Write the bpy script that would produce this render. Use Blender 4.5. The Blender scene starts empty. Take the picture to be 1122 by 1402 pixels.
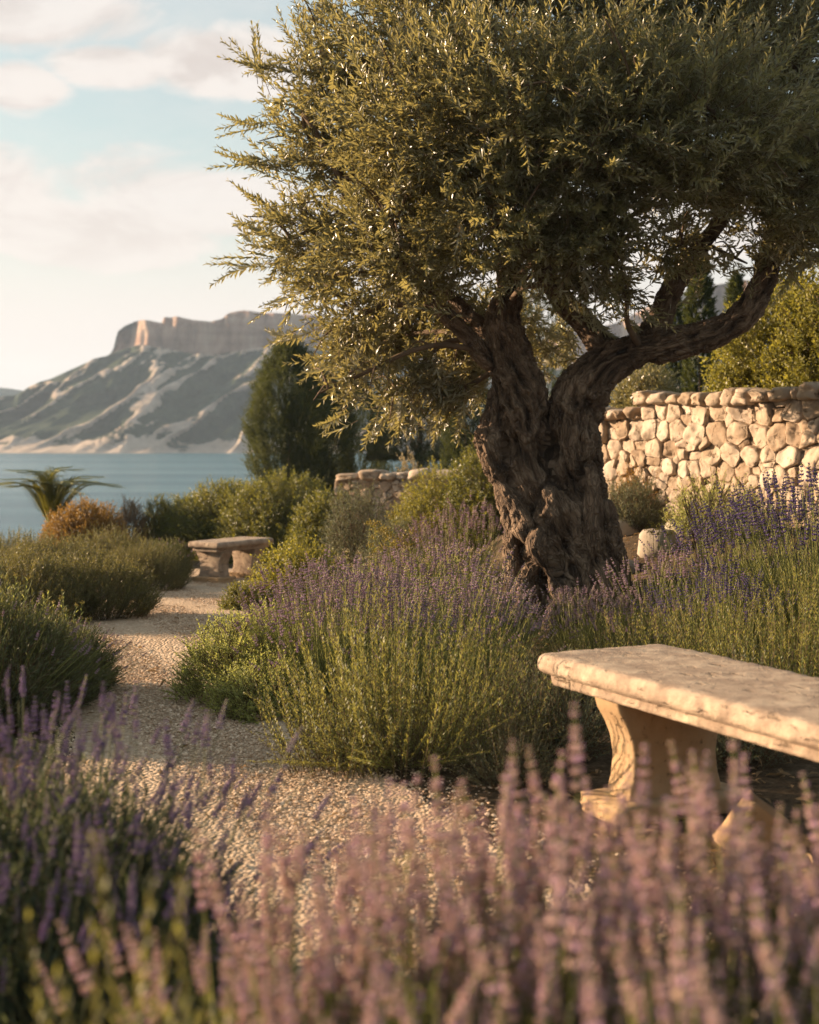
import bpy, math, random
import numpy as np
from mathutils import Vector, Matrix

R = math.radians
C = bpy.context.scene.collection
scene = bpy.context.scene

# ------------------------------------------------------------------ camera frame used to read positions off the photo
F = 1947.0            # focal length in photo pixels (50 mm on a 36 mm tall frame)
CX, HY = 561.0, 600.0  # photo centre column, horizon row
EYE = 1.1

def wx(px, d): return (px - CX) / F * d
def wz(py, d): return EYE - (py - HY) / F * d
def at(px, py, d): return np.array([wx(px, d), d, wz(py, d)])

SUN_EL = R(13.5)
SUN_AZ = math.atan2(0.30, -0.954)      # direction TO the sun, in the xy plane
SUN_DIR = Vector((math.cos(SUN_AZ) * math.cos(SUN_EL), math.sin(SUN_AZ) * math.cos(SUN_EL), math.sin(SUN_EL)))

# ------------------------------------------------------------------ numpy helpers
def sstep(a, b, x):
    t = np.clip((np.asarray(x, float) - a) / (b - a), 0, 1)
    return t * t * (3 - 2 * t)

def _hash(ix, iy, iz, seed):
    h = (ix * 374761393 + iy * 668265263 + iz * 2147483647 + seed * 1274126177) & 0xFFFFFFFF
    h = ((h ^ (h >> 13)) * 1274126177) & 0xFFFFFFFF
    h = (h ^ (h >> 16)) & 0xFFFFFFFF
    return h.astype(np.float64) / 4294967295.0

def vnoise(P, seed=0):
    """value noise in -1..1 at the rows of P"""
    P = np.asarray(P, float)
    i = np.floor(P).astype(np.int64)
    f = P - i
    u = f * f * f * (f * (f * 6 - 15) + 10)
    out = np.zeros(len(P))
    for dx in (0, 1):
        for dy in (0, 1):
            for dz in (0, 1):
                w = (u[:, 0] if dx else 1 - u[:, 0]) * (u[:, 1] if dy else 1 - u[:, 1]) * (u[:, 2] if dz else 1 - u[:, 2])
                out += w * _hash(i[:, 0] + dx, i[:, 1] + dy, i[:, 2] + dz, seed)
    return out * 2 - 1

def fbm(P, oct=4, seed=0, gain=0.5):
    P = np.asarray(P, float)
    out = np.zeros(len(P)); a = 1.0; t = 0.0
    for k in range(oct):
        out += a * vnoise(P * (2 ** k) + 17.3 * k, seed + k)
        t += a; a *= gain
    return out / t

def norm(v):
    v = np.asarray(v, float)
    return v / np.maximum(np.linalg.norm(v, axis=-1, keepdims=True), 1e-9)

def frames(d, xhint):
    """(N,3,3) matrices whose third column is d and whose first column leans towards xhint"""
    d = norm(d); x = xhint - (xhint * d).sum(-1, keepdims=True) * d
    bad = np.linalg.norm(x, axis=-1) < 1e-5
    if bad.any():
        x[bad] = np.cross(d[bad], [0.3, 0.9, 0.2])
    x = norm(x); y = np.cross(d, x)
    return np.stack([x, y, d], axis=-1)

class Tri:
    """a pile of triangles (verts, faces, material index, per-vertex random number)"""
    def __init__(s): s.v = []; s.f = []; s.m = []; s.r = []; s.n = 0
    def add(s, V, Fc, mat=0, rnd=None):
        V = np.asarray(V, float); Fc = np.asarray(Fc, int).reshape(-1, 3)
        s.v.append(V); s.f.append(Fc + s.n)
        s.m.append(np.broadcast_to(np.asarray(mat, int), (len(Fc),)))
        s.r.append(np.broadcast_to(np.asarray(0.5 if rnd is None else rnd, float), (len(V),)))
        s.n += len(V)
    def get(s):
        return np.concatenate(s.v), np.concatenate(s.f), np.concatenate(s.m), np.concatenate(s.r)

def quads_tri(q):
    q = np.asarray(q, int).reshape(-1, 4)
    return np.concatenate([q[:, [0, 1, 2]], q[:, [0, 2, 3]]])

def mesh_from(name, V, Fc, M=None, rnd=None, mats=(), smooth=False):
    """Fc (N,3) or (N,4)"""
    V = np.asarray(V, np.float32); Fc = np.asarray(Fc, np.int32)
    k = Fc.shape[1]
    me = bpy.data.meshes.new(name)
    me.vertices.add(len(V)); me.vertices.foreach_set('co', V.ravel())
    me.loops.add(Fc.size); me.loops.foreach_set('vertex_index', Fc.ravel())
    me.polygons.add(len(Fc))
    me.polygons.foreach_set('loop_start', np.arange(0, Fc.size, k, dtype=np.int32))
    for m in mats: me.materials.append(m)
    if M is not None: me.polygons.foreach_set('material_index', np.asarray(M, np.int32))
    me.polygons.foreach_set('use_smooth', np.full(len(Fc), bool(smooth)))
    if rnd is not None:
        a = me.attributes.new('rnd', 'FLOAT', 'POINT'); a.data.foreach_set('value', np.asarray(rnd, np.float32))
    me.update(calc_edges=True); me.validate()
    return me

def tri_mesh(name, t, mats, smooth=False):
    V, Fc, M, r = t.get()
    return mesh_from(name, V, Fc, M, r, mats, smooth)

def instance(tpl, mats3, pos, scale=1.0, rng=None, jitter=1.0):
    """copies of a template (V,F,M,r) -> one triangle pile"""
    V, Fc, M, r = tpl
    n = len(pos); scale = np.broadcast_to(np.asarray(scale, float), (n,))
    W = np.einsum('nij,vj->nvi', mats3, V) * scale[:, None, None] + np.asarray(pos)[:, None, :]
    FF = Fc[None] + (np.arange(n) * len(V))[:, None, None]
    rr = np.broadcast_to(r, (n, len(V))).copy()
    if rng is not None:
        rr = np.clip(rr * (1 - 0.5 * jitter) + rng.random(n)[:, None] * 0.5 * jitter, 0, 1)
    return W.reshape(-1, 3), FF.reshape(-1, 3), np.tile(M, n), rr.ravel()

def tube(path, rad, sides=6, cap=True):
    """quads-as-triangles along a polyline"""
    path = np.asarray(path, float); n = len(path)
    rad = np.broadcast_to(np.asarray(rad, float), (n,))
    tan = norm(np.gradient(path, axis=0))
    x = np.cross(tan[0], [0.31, 0.95, 0.1]); x = x / np.linalg.norm(x)
    V = []
    for i in range(n):
        x = x - tan[i] * (x @ tan[i]); x /= np.linalg.norm(x)
        y = np.cross(tan[i], x)
        a = np.arange(sides) * 2 * math.pi / sides
        V.append(path[i] + rad[i] * (np.cos(a)[:, None] * x + np.sin(a)[:, None] * y))
    V = np.concatenate(V)
    i, j = np.meshgrid(np.arange(n - 1), np.arange(sides), indexing='ij')
    i = i.ravel(); j = j.ravel(); jj = (j + 1) % sides
    q = np.stack([i * sides + j, i * sides + jj, (i + 1) * sides + jj, (i + 1) * sides + j], 1)
    Fc = quads_tri(q)
    if cap:
        V = np.concatenate([V, path[:1] - tan[:1] * rad[0] * .3, path[-1:] + tan[-1:] * rad[-1] * .5])
        a, b = len(V) - 2, len(V) - 1
        j = np.arange(sides); jj = (j + 1) % sides
        Fc = np.concatenate([Fc, np.stack([np.full(sides, a), jj, j], 1),
                             np.stack([np.full(sides, b), (n - 1) * sides + j, (n - 1) * sides + jj], 1)])
    return V, Fc

def smooth_path(pts, n):
    """Catmull-Rom through rows of pts, n samples per span"""
    P = np.asarray(pts, float)
    P = np.concatenate([2 * P[:1] - P[1:2], P, 2 * P[-1:] - P[-2:-1]])
    out = []
    for i in range(1, len(P) - 2):
        t = np.linspace(0, 1, n, endpoint=False)[:, None]
        a, b, c, d = P[i - 1], P[i], P[i + 1], P[i + 2]
        out.append(.5 * (2 * b + (c - a) * t + (2 * a - 5 * b + 4 * c - d) * t ** 2 + (3 * b - a - 3 * c + d) * t ** 3))
    out.append(P[-2:-1])
    return np.concatenate(out)

# ------------------------------------------------------------------ scene helpers
def tag(o, label=None, cat=None, group=None, kind=None):
    if label: o['label'] = label
    if cat: o['category'] = cat
    if group: o['group'] = group
    if kind: o['kind'] = kind
    return o

def obj(name, me, parent=None, loc=(0, 0, 0), rot=None):
    o = bpy.data.objects.new(name, me); C.objects.link(o)
    o.location = loc
    if rot is not None: o.rotation_euler = rot
    o.parent = parent
    return o

def empty(name, loc=(0, 0, 0), rz=0):
    o = bpy.data.objects.new(name, None); C.objects.link(o)
    o.location = loc; o.rotation_euler = (0, 0, rz); o.empty_display_size = .1
    return o

# ------------------------------------------------------------------ materials
def newmat(name):
    m = bpy.data.materials.new(name); m.use_nodes = True
    nt = m.node_tree; nt.nodes.clear()
    return m, nt

class NT:
    def __init__(s, nt): s.nt = nt
    def __call__(s, typ, ins=None, **kw):
        n = s.nt.nodes.new(typ)
        for k, v in kw.items(): setattr(n, k, v)
        for k, v in (ins or {}).items():
            if isinstance(v, bpy.types.NodeSocket): s.nt.links.new(v, n.inputs[k])
            else: n.inputs[k].default_value = v
        return n
    def ramp(s, fac, stops):
        n = s.nt.nodes.new('ShaderNodeValToRGB'); s.nt.links.new(fac, n.inputs[0])
        e = n.color_ramp.elements
        while len(e) < len(stops): e.new(.5)
        for el, (p, c) in zip(e, stops): el.position = p; el.color = (*c, 1) if len(c) == 3 else c
        return n.outputs[0]
    def mix(s, fac, a, b, mode='MIX'):
        n = s.nt.nodes.new('ShaderNodeMix'); n.data_type = 'RGBA'; n.blend_type = mode
        for k, v in ((0, fac), (6, a), (7, b)):
            if isinstance(v, bpy.types.NodeSocket): s.nt.links.new(v, n.inputs[k])
            else: n.inputs[k].default_value = v if k == 0 else (*v, 1) if len(v) == 3 else v
        return n.outputs[2]
    def math(s, op, a, b=0.0, clamp=False):
        n = s.nt.nodes.new('ShaderNodeMath'); n.operation = op; n.use_clamp = clamp
        for k, v in ((0, a), (1, b)):
            if isinstance(v, bpy.types.NodeSocket): s.nt.links.new(v, n.inputs[k])
            else: n.inputs[k].default_value = v
        return n.outputs[0]

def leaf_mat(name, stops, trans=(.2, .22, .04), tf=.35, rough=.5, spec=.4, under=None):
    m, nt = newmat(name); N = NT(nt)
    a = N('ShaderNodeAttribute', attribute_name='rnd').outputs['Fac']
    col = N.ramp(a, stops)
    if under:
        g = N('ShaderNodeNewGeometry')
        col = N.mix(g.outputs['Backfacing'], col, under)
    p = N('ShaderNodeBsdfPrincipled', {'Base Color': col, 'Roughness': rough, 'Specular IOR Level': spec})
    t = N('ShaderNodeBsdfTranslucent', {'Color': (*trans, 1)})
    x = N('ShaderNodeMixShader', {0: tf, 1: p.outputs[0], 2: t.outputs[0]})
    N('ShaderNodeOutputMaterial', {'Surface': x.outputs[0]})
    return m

def solid_mat(name, stops, rough=.8, attr='rnd', noise=None, bump=0, spec=.2):
    m, nt = newmat(name); N = NT(nt)
    f = N('ShaderNodeAttribute', attribute_name=attr).outputs['Fac']
    co = N('ShaderNodeTexCoord').outputs['Object']
    ins = {'Roughness': rough, 'Specular IOR Level': spec}
    if noise:
        n = N('ShaderNodeTexNoise', {'Vector': co, 'Scale': noise, 'Detail': 6}).outputs[0]
        f = N.math('ADD', N.math('MULTIPLY', f, .5), N.math('SUBTRACT', N.math('MULTIPLY', n, 1.2), .35), True)
        if bump:
            ins['Normal'] = N('ShaderNodeBump', {'Height': n, 'Strength': bump, 'Distance': .01}).outputs[0]
    ins['Base Color'] = N.ramp(f, stops)
    p = N('ShaderNodeBsdfPrincipled', ins)
    N('ShaderNodeOutputMaterial', {'Surface': p.outputs[0]})
    return m

MT = {}
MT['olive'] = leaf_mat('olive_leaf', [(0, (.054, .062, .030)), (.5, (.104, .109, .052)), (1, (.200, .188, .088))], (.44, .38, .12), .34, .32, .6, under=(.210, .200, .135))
MT['rosemary'] = leaf_mat('rosemary_needle', [(0, (.034, .058, .026)), (.45, (.105, .135, .042)), (1, (.290, .265, .075))], (.44, .41, .09), .38, .45, .35)
MT['rosemary_dark'] = leaf_mat('shaded_rosemary_needle', [(0, (.020, .034, .018)), (.48, (.050, .066, .030)), (.62, (.120, .115, .040)), (.8, (.300, .240, .075))], (.30, .27, .07), .32, .5, .3)  # dark bodies and sunlit tips of the domes painted into the ramp
MT['lav_leaf'] = leaf_mat('lavender_leaf', [(0, (.040, .058, .034)), (.6, (.085, .104, .056)), (1, (.170, .165, .070))], (.24, .24, .06), .32, .55, .25)
MT['lav_bloom'] = leaf_mat('lavender_bloom', [(0, (.270, .180, .180)), (.3, (.440, .310, .295)), (.52, (.520, .375, .370)), (.62, (.540, .350, .570)), (.72, (.500, .320, .540)), (.82, (.600, .460, .350)), (1, (.560, .440, .250))], (.76, .56, .50), .40, .6, .2)
MT['lav_bloom_mid'] = leaf_mat('muted_lavender_bloom', [(0, (.180, .120, .160)), (.45, (.320, .220, .290)), (.75, (.420, .310, .380)), (1, (.460, .350, .240))], (.54, .38, .42), .34, .6, .2)
MT['lav_bloom_deep'] = leaf_mat('deep_lavender_bloom', [(0, (.060, .040, .125)), (.5, (.110, .075, .200)), (1, (.170, .120, .230))], (.22, .15, .32), .28, .6, .2)
MT['shrub'] = leaf_mat('shrub_leaf', [(0, (.030, .048, .014)), (.6, (.075, .092, .022)), (1, (.170, .160, .030))], (.32, .30, .04), .34, .45, .35)
MT['yellow'] = leaf_mat('golden_leaf', [(0, (.055, .068, .014)), (.5, (.130, .132, .024)), (1, (.280, .245, .042))], (.42, .38, .05), .36, .45, .35)
MT['orange'] = leaf_mat('orange_lit_leaf', [(0, (.080, .055, .016)), (.5, (.190, .110, .022)), (1, (.340, .180, .030))], (.42, .24, .04), .34, .5, .3)  # orange sunlight on the palm bushes is painted in; also serves yellowing leaves
MT['santolina'] = leaf_mat('santolina_leaf', [(0, (.110, .140, .050)), (.5, (.250, .275, .090)), (1, (.430, .420, .130))], (.56, .58, .14), .40, .55, .25)
MT['grey'] = leaf_mat('grey_leaf', [(0, (.060, .075, .045)), (.6, (.120, .135, .085)), (1, (.230, .215, .130))], (.25, .26, .12), .3, .6, .2)
MT['dark'] = leaf_mat('conifer_leaf', [(0, (.012, .022, .010)), (.6, (.026, .042, .015)), (1, (.075, .085, .020))], (.16, .18, .03), .25, .6, .2)
MT['euph'] = leaf_mat('euphorbia_head', [(0, (.180, .170, .040)), (.5, (.330, .260, .050)), (1, (.460, .330, .070))], (.50, .42, .08), .35, .5, .3)
MT['cream'] = leaf_mat('cream_flower', [(0, (.280, .230, .120)), (1, (.520, .430, .260))], (.5, .4, .2), .3, .6, .2)
MT['dry'] = leaf_mat('dry_stalk', [(0, (.150, .100, .055)), (1, (.320, .220, .120))], (.35, .22, .09), .25, .7, .2)
MT['stem'] = solid_mat('green_stem', [(0, (.090, .110, .030)), (1, (.260, .255, .070))], .6)
MT['stem_shaded'] = solid_mat('shaded_green_stem', [(0, (.050, .062, .026)), (1, (.140, .140, .060))], .6)  # shade over the lower left clump is painted into these darker copies
MT['lav_leaf_shaded'] = leaf_mat('shaded_lavender_leaf', [(0, (.024, .038, .026)), (.6, (.052, .070, .044)), (1, (.105, .115, .060))], (.16, .19, .07), .28, .55, .25)
MT['lav_bloom_shaded'] = leaf_mat('shaded_lavender_bloom', [(0, (.110, .075, .140)), (.5, (.230, .155, .270)), (1, (.350, .255, .350))], (.36, .24, .42), .32, .6, .2)
MT['twig'] = solid_mat('woody_stem', [(0, (.070, .048, .028)), (1, (.150, .105, .060))], .8)

def stone_mat(name, stops, scale, bump, pits=0, rough=.85, streak=None):
    m, nt = newmat(name); N = NT(nt)
    co = N('ShaderNodeTexCoord').outputs['Object']
    r = N('ShaderNodeAttribute', attribute_name='rnd').outputs['Fac']
    n1 = N('ShaderNodeTexNoise', {'Vector': co, 'Scale': scale, 'Detail': 8, 'Roughness': .62}).outputs[0]
    f = N.math('ADD', N.math('MULTIPLY', r, .55), N.math('SUBTRACT', N.math('MULTIPLY', n1, 1.1), .32), True)
    col = N.ramp(f, stops)
    n2 = N('ShaderNodeTexNoise', {'Vector': co, 'Scale': scale * 6, 'Detail': 6, 'Roughness': .7}).outputs[0]
    h = N.math('ADD', N.math('MULTIPLY', n1, .6), N.math('MULTIPLY', n2, .4))
    if pits:
        mp = N('ShaderNodeMapping', {'Vector': co, 'Scale': streak or (1, 1, 1)}).outputs[0]
        pn = N('ShaderNodeTexNoise', {'Vector': mp, 'Scale': pits, 'Detail': 5, 'Roughness': .6}).outputs[0]
        hole = N.ramp(pn, [(.30, (0, 0, 0)), (.42, (1, 1, 1))])
        h = N.math('ADD', h, N.math('MULTIPLY', hole, .8))
        col = N.mix(N.math('MULTIPLY', N.math('SUBTRACT', 1, hole), .75), col, (.13, .085, .045))
    b = N('ShaderNodeBump', {'Height': h, 'Strength': bump, 'Distance': .012}).outputs[0]
    p = N('ShaderNodeBsdfPrincipled', {'Base Color': col, 'Roughness': rough, 'Specular IOR Level': .25, 'Normal': b})
    N('ShaderNodeOutputMaterial', {'Surface': p.outputs[0]})
    return m

MT['wall'] = stone_mat('limestone_rubble', [(0, (.140, .105, .080)), (.25, (.270, .195, .130)), (.5, (.370, .290, .215)), (.75, (.430, .350, .275)), (1, (.510, .440, .365))], 7, 1.0, pits=16)
MT['mortar'] = stone_mat('earth_joint', [(0, (.110, .078, .050)), (1, (.220, .160, .105))], 20, .6)
MT['bench'] = stone_mat('travertine', [(0, (.110, .078, .056)), (.42, (.270, .200, .145)), (.62, (.400, .310, .225)), (1, (.520, .420, .315))], 11, .9, pits=20, streak=(.45, 1, 2.0))
MT['bench_leg'] = stone_mat('bounce_warmed_stone', [(0, (.240, .150, .078)), (.5, (.360, .240, .130)), (1, (.450, .330, .215))], 9, .45, pits=34)  # warm bounced light painted into the legs and broken piece as ochre
MT['boulder'] = stone_mat('boulder_stone', [(0, (.200, .160, .120)), (.5, (.330, .280, .220)), (1, (.450, .390, .320))], 5, .6)

# ------------------------------------------------------------------ ground shape
WA = np.array([1.59, 11.5]); WN = norm(np.array([-.87, -.5])); WT = np.array([.5, -.866])

def gz(x, y):
    x = np.asarray(x, float); y = np.asarray(y, float)
    z = -.06 - .32 * sstep(8, 15, y) - .12 * sstep(15, 22, y)
    s = (x - WA[0]) * WN[0] + (y - WA[1]) * WN[1]
    side = sstep(.0, 1.1, x)
    z = z + .60 * sstep(2.7, .25, s) * side
    z = z + .80 * sstep(-.06, -.24, s) * sstep(1.05, 1.4, x)
    z = z - 9 * sstep(30, 46, y - np.abs(x) * .1)
    z = z - 6 * sstep(14, 30, -x)
    z = z - 5 * sstep(.2, 5, -(x + .13 * y)) * sstep(18, 26, y)
    return z
def g1(x, y): return float(gz(np.array([x]), np.array([y]))[0])

def grid_mesh(name, xs, ys, zf, mats, smooth=True):
    X, Y = np.meshgrid(xs, ys); Z = zf(X.ravel(), Y.ravel())
    V = np.stack([X.ravel(), Y.ravel(), Z], 1)
    nx, ny = len(xs), len(ys)
    i, j = np.meshgrid(np.arange(ny - 1), np.arange(nx - 1), indexing='ij'); i = i.ravel(); j = j.ravel()
    q = np.stack([i * nx + j, i * nx + j + 1, (i + 1) * nx + j + 1, (i + 1) * nx + j], 1)
    return mesh_from(name, V, q, mats=mats, smooth=smooth)

def soil_mat():
    m, nt = newmat('garden_soil'); N = NT(nt)
    co = N('ShaderNodeTexCoord').outputs['Object']
    n = N('ShaderNodeTexNoise', {'Vector': co, 'Scale': 3, 'Detail': 10, 'Roughness': .7}).outputs[0]
    n2 = N('ShaderNodeTexNoise', {'Vector': co, 'Scale': 42, 'Detail': 7, 'Roughness': .75}).outputs[0]
    col = N.ramp(N.math('ADD', N.math('MULTIPLY', n, .4), N.math('MULTIPLY', n2, .6)), [(.36, (.022, .016, .010)), (.5, (.085, .060, .036)), (.66, (.190, .140, .090))])
    b = N('ShaderNodeBump', {'Height': n2, 'Strength': .9, 'Distance': .02}).outputs[0]
    p = N('ShaderNodeBsdfPrincipled', {'Base Color': col, 'Roughness': .95, 'Specular IOR Level': .1, 'Normal': b})
    N('ShaderNodeOutputMaterial', {'Surface': p.outputs[0]})
    return m

def gravel_mat():
    m, nt = newmat('crushed_limestone'); N = NT(nt)
    co = N('ShaderNodeTexCoord').outputs['Object']
    v = N('ShaderNodeTexVoronoi', {'Vector': co, 'Scale': 65})
    n = N('ShaderNodeTexNoise', {'Vector': co, 'Scale': 1.3, 'Detail': 6}).outputs[0]
    sep = N('ShaderNodeSeparateColor', {0: v.outputs['Color']}).outputs[0]
    col = N.ramp(N.math('ADD', N.math('MULTIPLY', sep, .6), N.math('MULTIPLY', n, .4)), [(0, (.290, .200, .125)), (.5, (.440, .325, .220)), (1, (.560, .450, .330))])
    h = N.math('SUBTRACT', 1, v.outputs['Distance'])
    b = N('ShaderNodeBump', {'Height': h, 'Strength': 1, 'Distance': .012}).outputs[0]
    p = N('ShaderNodeBsdfPrincipled', {'Base Color': col, 'Roughness': .9, 'Specular IOR Level': .2, 'Normal': b})
    N('ShaderNodeOutputMaterial', {'Surface': p.outputs[0]})
    return m

xs = np.unique(np.round(np.concatenate([np.linspace(-60, -6, 28), np.arange(-6, 7, .12), np.linspace(7, 70, 30)]), 4))
ys = np.unique(np.round(np.concatenate([np.linspace(-14, 0, 12), np.arange(0, 20, .12), np.linspace(20, 60, 50)]), 4))
ground = obj('ground', grid_mesh('ground', xs, ys, gz, [soil_mat()])); ground['kind'] = 'structure'

# path: left and right edge by distance (x, y rows)
PL = np.array([[.5, -.75], [2.4, -.62], [3.2, -.75], [4.3, -1.02], [5.4, -1.30], [7.1, -1.66], [9.3, -2.15], [11, -2.35], [13, -2.6], [14.6, -2.75], [16.2, -2.6]])
PR = np.array([[.5, .9], [2.4, .85], [3.2, .62], [4.3, .12], [5.4, -.42], [7.1, -.98], [9.3, -1.10], [11, -1.15], [13, -1.0], [14.6, -.35], [16.2, -.3]])
def pedge(E, y): return np.interp(y, E[:, 0], E[:, 1])
yy = np.arange(.5, 16.2, .1); uu = np.linspace(0, 1, 28)
PV = []
for y in yy:
    wob = .035 * math.sin(y * 5.1) + .02 * math.sin(y * 11.7)
    a, b = pedge(PL, y) + wob, pedge(PR, y) - wob * .7
    x = a + (b - a) * uu
    PV.append(np.stack([x, np.full_like(x, y), gz(x, np.full_like(x, y)) + .012 + .008 * np.sin(x * 7 + y * 3)], 1))
PV = np.concatenate(PV); nx = len(uu)
i, j = np.meshgrid(np.arange(len(yy) - 1), np.arange(nx - 1), indexing='ij'); i = i.ravel(); j = j.ravel()
q = np.stack([i * nx + j, i * nx + j + 1, (i + 1) * nx + j + 1, (i + 1) * nx + j], 1)
path = obj('path', mesh_from('path', PV, q, mats=[gravel_mat()], smooth=True)); path['kind'] = 'structure'

# loose stones lying on the path
def pebble_tpl(rng, sub):
    import bmesh
    bm = bmesh.new()
    bmesh.ops.create_icosphere(bm, subdivisions=sub, radius=1)
    V = np.array([v.co[:] for v in bm.verts]); Fc = np.array([[v.index for v in f.verts] for f in bm.faces]); bm.free()
    V = V * (1 + .28 * rng.standard_normal(len(V))[:, None] * .6) * np.array([1, .74, .34])
    return V, Fc, np.zeros(len(Fc), int), np.full(len(V), .5)
rng = np.random.default_rng(5)
gt = Tri()
pebs = [pebble_tpl(rng, 1) for _ in range(6)]
n = 100000
y = 2.0 + (rng.random(n) ** 1.3) * 12.5
a, b = pedge(PL, y), pedge(PR, y)
x = a - .04 + (b - a + .08) * rng.random(n)
far = rng.random(n) < .10; x = np.where(far, np.where(rng.random(n) < .7, b + np.abs(rng.normal(0, .16, n)), a - np.abs(rng.normal(0, .10, n))), x)
sz = np.clip(rng.lognormal(math.log(.0050), .36, n), .0026, .012)
for k in range(6):
    s = slice(k, n, 6)
    d = norm(np.stack([rng.normal(0, .3, len(x[s])), rng.normal(0, .3, len(x[s])), np.ones(len(x[s]))], 1))
    Mx = frames(d, rng.standard_normal((len(d), 3)))
    P = np.stack([x[s], y[s], gz(x[s], y[s]) + .014 + sz[s] * .28 * rng.random(len(d))], 1)
    gt.add(*instance(pebs[k], Mx, P, sz[s], rng, 2.0))
MT['pebble'] = solid_mat('limestone_chips', [(0, (.310, .205, .130)), (.5, (.490, .360, .245)), (1, (.640, .510, .380))], .85, spec=.25)
gv = obj('gravel', tri_mesh('gravel', gt, [MT['pebble']])); gv['kind'] = 'stuff'; gv['label'] = 'beige crushed limestone gravel covering the garden path'; gv['category'] = 'gravel'

# sea
SEA = -4.0
def sea_mat():
    m, nt = newmat('sea_water'); N = NT(nt)
    co = N('ShaderNodeTexCoord').outputs['Object']
    mp = N('ShaderNodeMapping', {'Vector': co, 'Scale': (.25, .9, 1)}).outputs[0]
    n = N('ShaderNodeTexNoise', {'Vector': mp, 'Scale': 1.0, 'Detail': 6, 'Roughness': .6}).outputs[0]
    n3 = N('ShaderNodeTexNoise', {'Vector': N('ShaderNodeMapping', {'Vector': co, 'Scale': (.006, .06, 1)}).outputs[0], 'Scale': 1.0, 'Detail': 4}).outputs[0]
    b = N('ShaderNodeBump', {'Height': n, 'Strength': 1.0, 'Distance': .9}).outputs[0]
    col = N.ramp(n3, [(.34, (.022, .090, .130)), (.5, (.050, .140, .180)), (.66, (.110, .210, .240))])
    p = N('ShaderNodeBsdfPrincipled', {'Base Color': col, 'Roughness': .22, 'IOR': 1.33, 'Normal': b})
    N('ShaderNodeOutputMaterial', {'Surface': p.outputs[0]})
    return m
sea = obj('sea', grid_mesh('sea', np.linspace(-850, 850, 40), np.linspace(24, 1150, 40), lambda X, Y: np.full(len(X), SEA), [sea_mat()])); sea['kind'] = 'structure'

# ------------------------------------------------------------------ headland across the bay
def mountain_mat():
    m, nt = newmat('headland_rock'); N = NT(nt)
    co = N('ShaderNodeTexCoord').outputs['Object']
    rock = N('ShaderNodeAttribute', attribute_name='rnd').outputs['Fac']
    cl = N('ShaderNodeAttribute', attribute_name='cliff').outputs['Fac']
    n = N('ShaderNodeTexNoise', {'Vector': co, 'Scale': .11, 'Detail': 10, 'Roughness': .72}).outputs[0]
    sc_ = N('ShaderNodeTexVoronoi', {'Vector': co, 'Scale': .42}).outputs['Distance']
    n = N.math('ADD', n, N.math('MULTIPLY', N.math('SUBTRACT', sc_, .45), .16))
    veg = N.ramp(n, [(.35, (.014, .026, .014)), (.6, (.034, .050, .024)), (.75, (.080, .085, .045))])
    pale = N.ramp(n, [(.3, (.300, .240, .190)), (.7, (.540, .450, .370))])
    f = N.math('ADD', rock, N.math('MULTIPLY', N.math('SUBTRACT', n, .5), .9), True)
    base = N.mix(N.ramp(f, [(.30, (0, 0, 0)), (.40, (1, 1, 1))]), veg, pale)
    st = N('ShaderNodeTexNoise', {'Vector': N('ShaderNodeMapping', {'Vector': co, 'Scale': (.16, .10, .02)}).outputs[0], 'Scale': 1, 'Detail': 5}).outputs[0]
    bd = N('ShaderNodeTexNoise', {'Vector': N('ShaderNodeMapping', {'Vector': co, 'Scale': (.01, .01, .45)}).outputs[0], 'Scale': 1, 'Detail': 4}).outputs[0]
    cc = N.ramp(N.math('ADD', N.math('MULTIPLY', st, .72), N.math('MULTIPLY', bd, .28)), [(.36, (.150, .090, .066)), (.5, (.300, .195, .145)), (.64, (.460, .350, .275))])
    col = N.mix(cl, base, cc)
    b = N('ShaderNodeBump', {'Height': n, 'Strength': .8, 'Distance': 4}).outputs[0]
    p = N('ShaderNodeBsdfPrincipled', {'Base Color': col, 'Roughness': .95, 'Specular IOR Level': .1, 'Normal': b})
    N('ShaderNodeOutputMaterial', {'Surface': p.outputs[0]})
    return m

DM = 540.0
sil = np.array([[-500, 615], [-300, 600], [-120, 572], [0, 549], [40, 534], [80, 514], [120, 496], [140, 488], [150, 478], [156, 452], [166, 444], [182, 437], [205, 439], [217, 441], [219, 433], [240, 433], [262, 438],
                [285, 440], [300, 437], [312, 427], [330, 424], [365, 428], [420, 430], [480, 440], [600, 470], [720, 470], [850, 440], [930, 400], [1000, 385], [1080, 380], [1180, 395], [1400, 440], [1700, 560], [1900, 615]], float)
clb = np.array([[-500, 615], [0, 549], [120, 496], [148, 487], [158, 482], [185, 474], [220, 478], [262, 486], [300, 488], [340, 480], [400, 474], [480, 484], [600, 500], [720, 500], [850, 480], [1000, 430], [1180, 430], [1400, 470], [1700, 575], [1900, 615]], float)
pxs = np.arange(-500, 1900, 3.0)
top = np.interp(pxs, sil[:, 0], sil[:, 1]); cb = np.maximum(np.interp(pxs, clb[:, 0], clb[:, 1]), top)
mv = []; mr = []; mc = []
ns, nc = 54, 12
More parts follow.
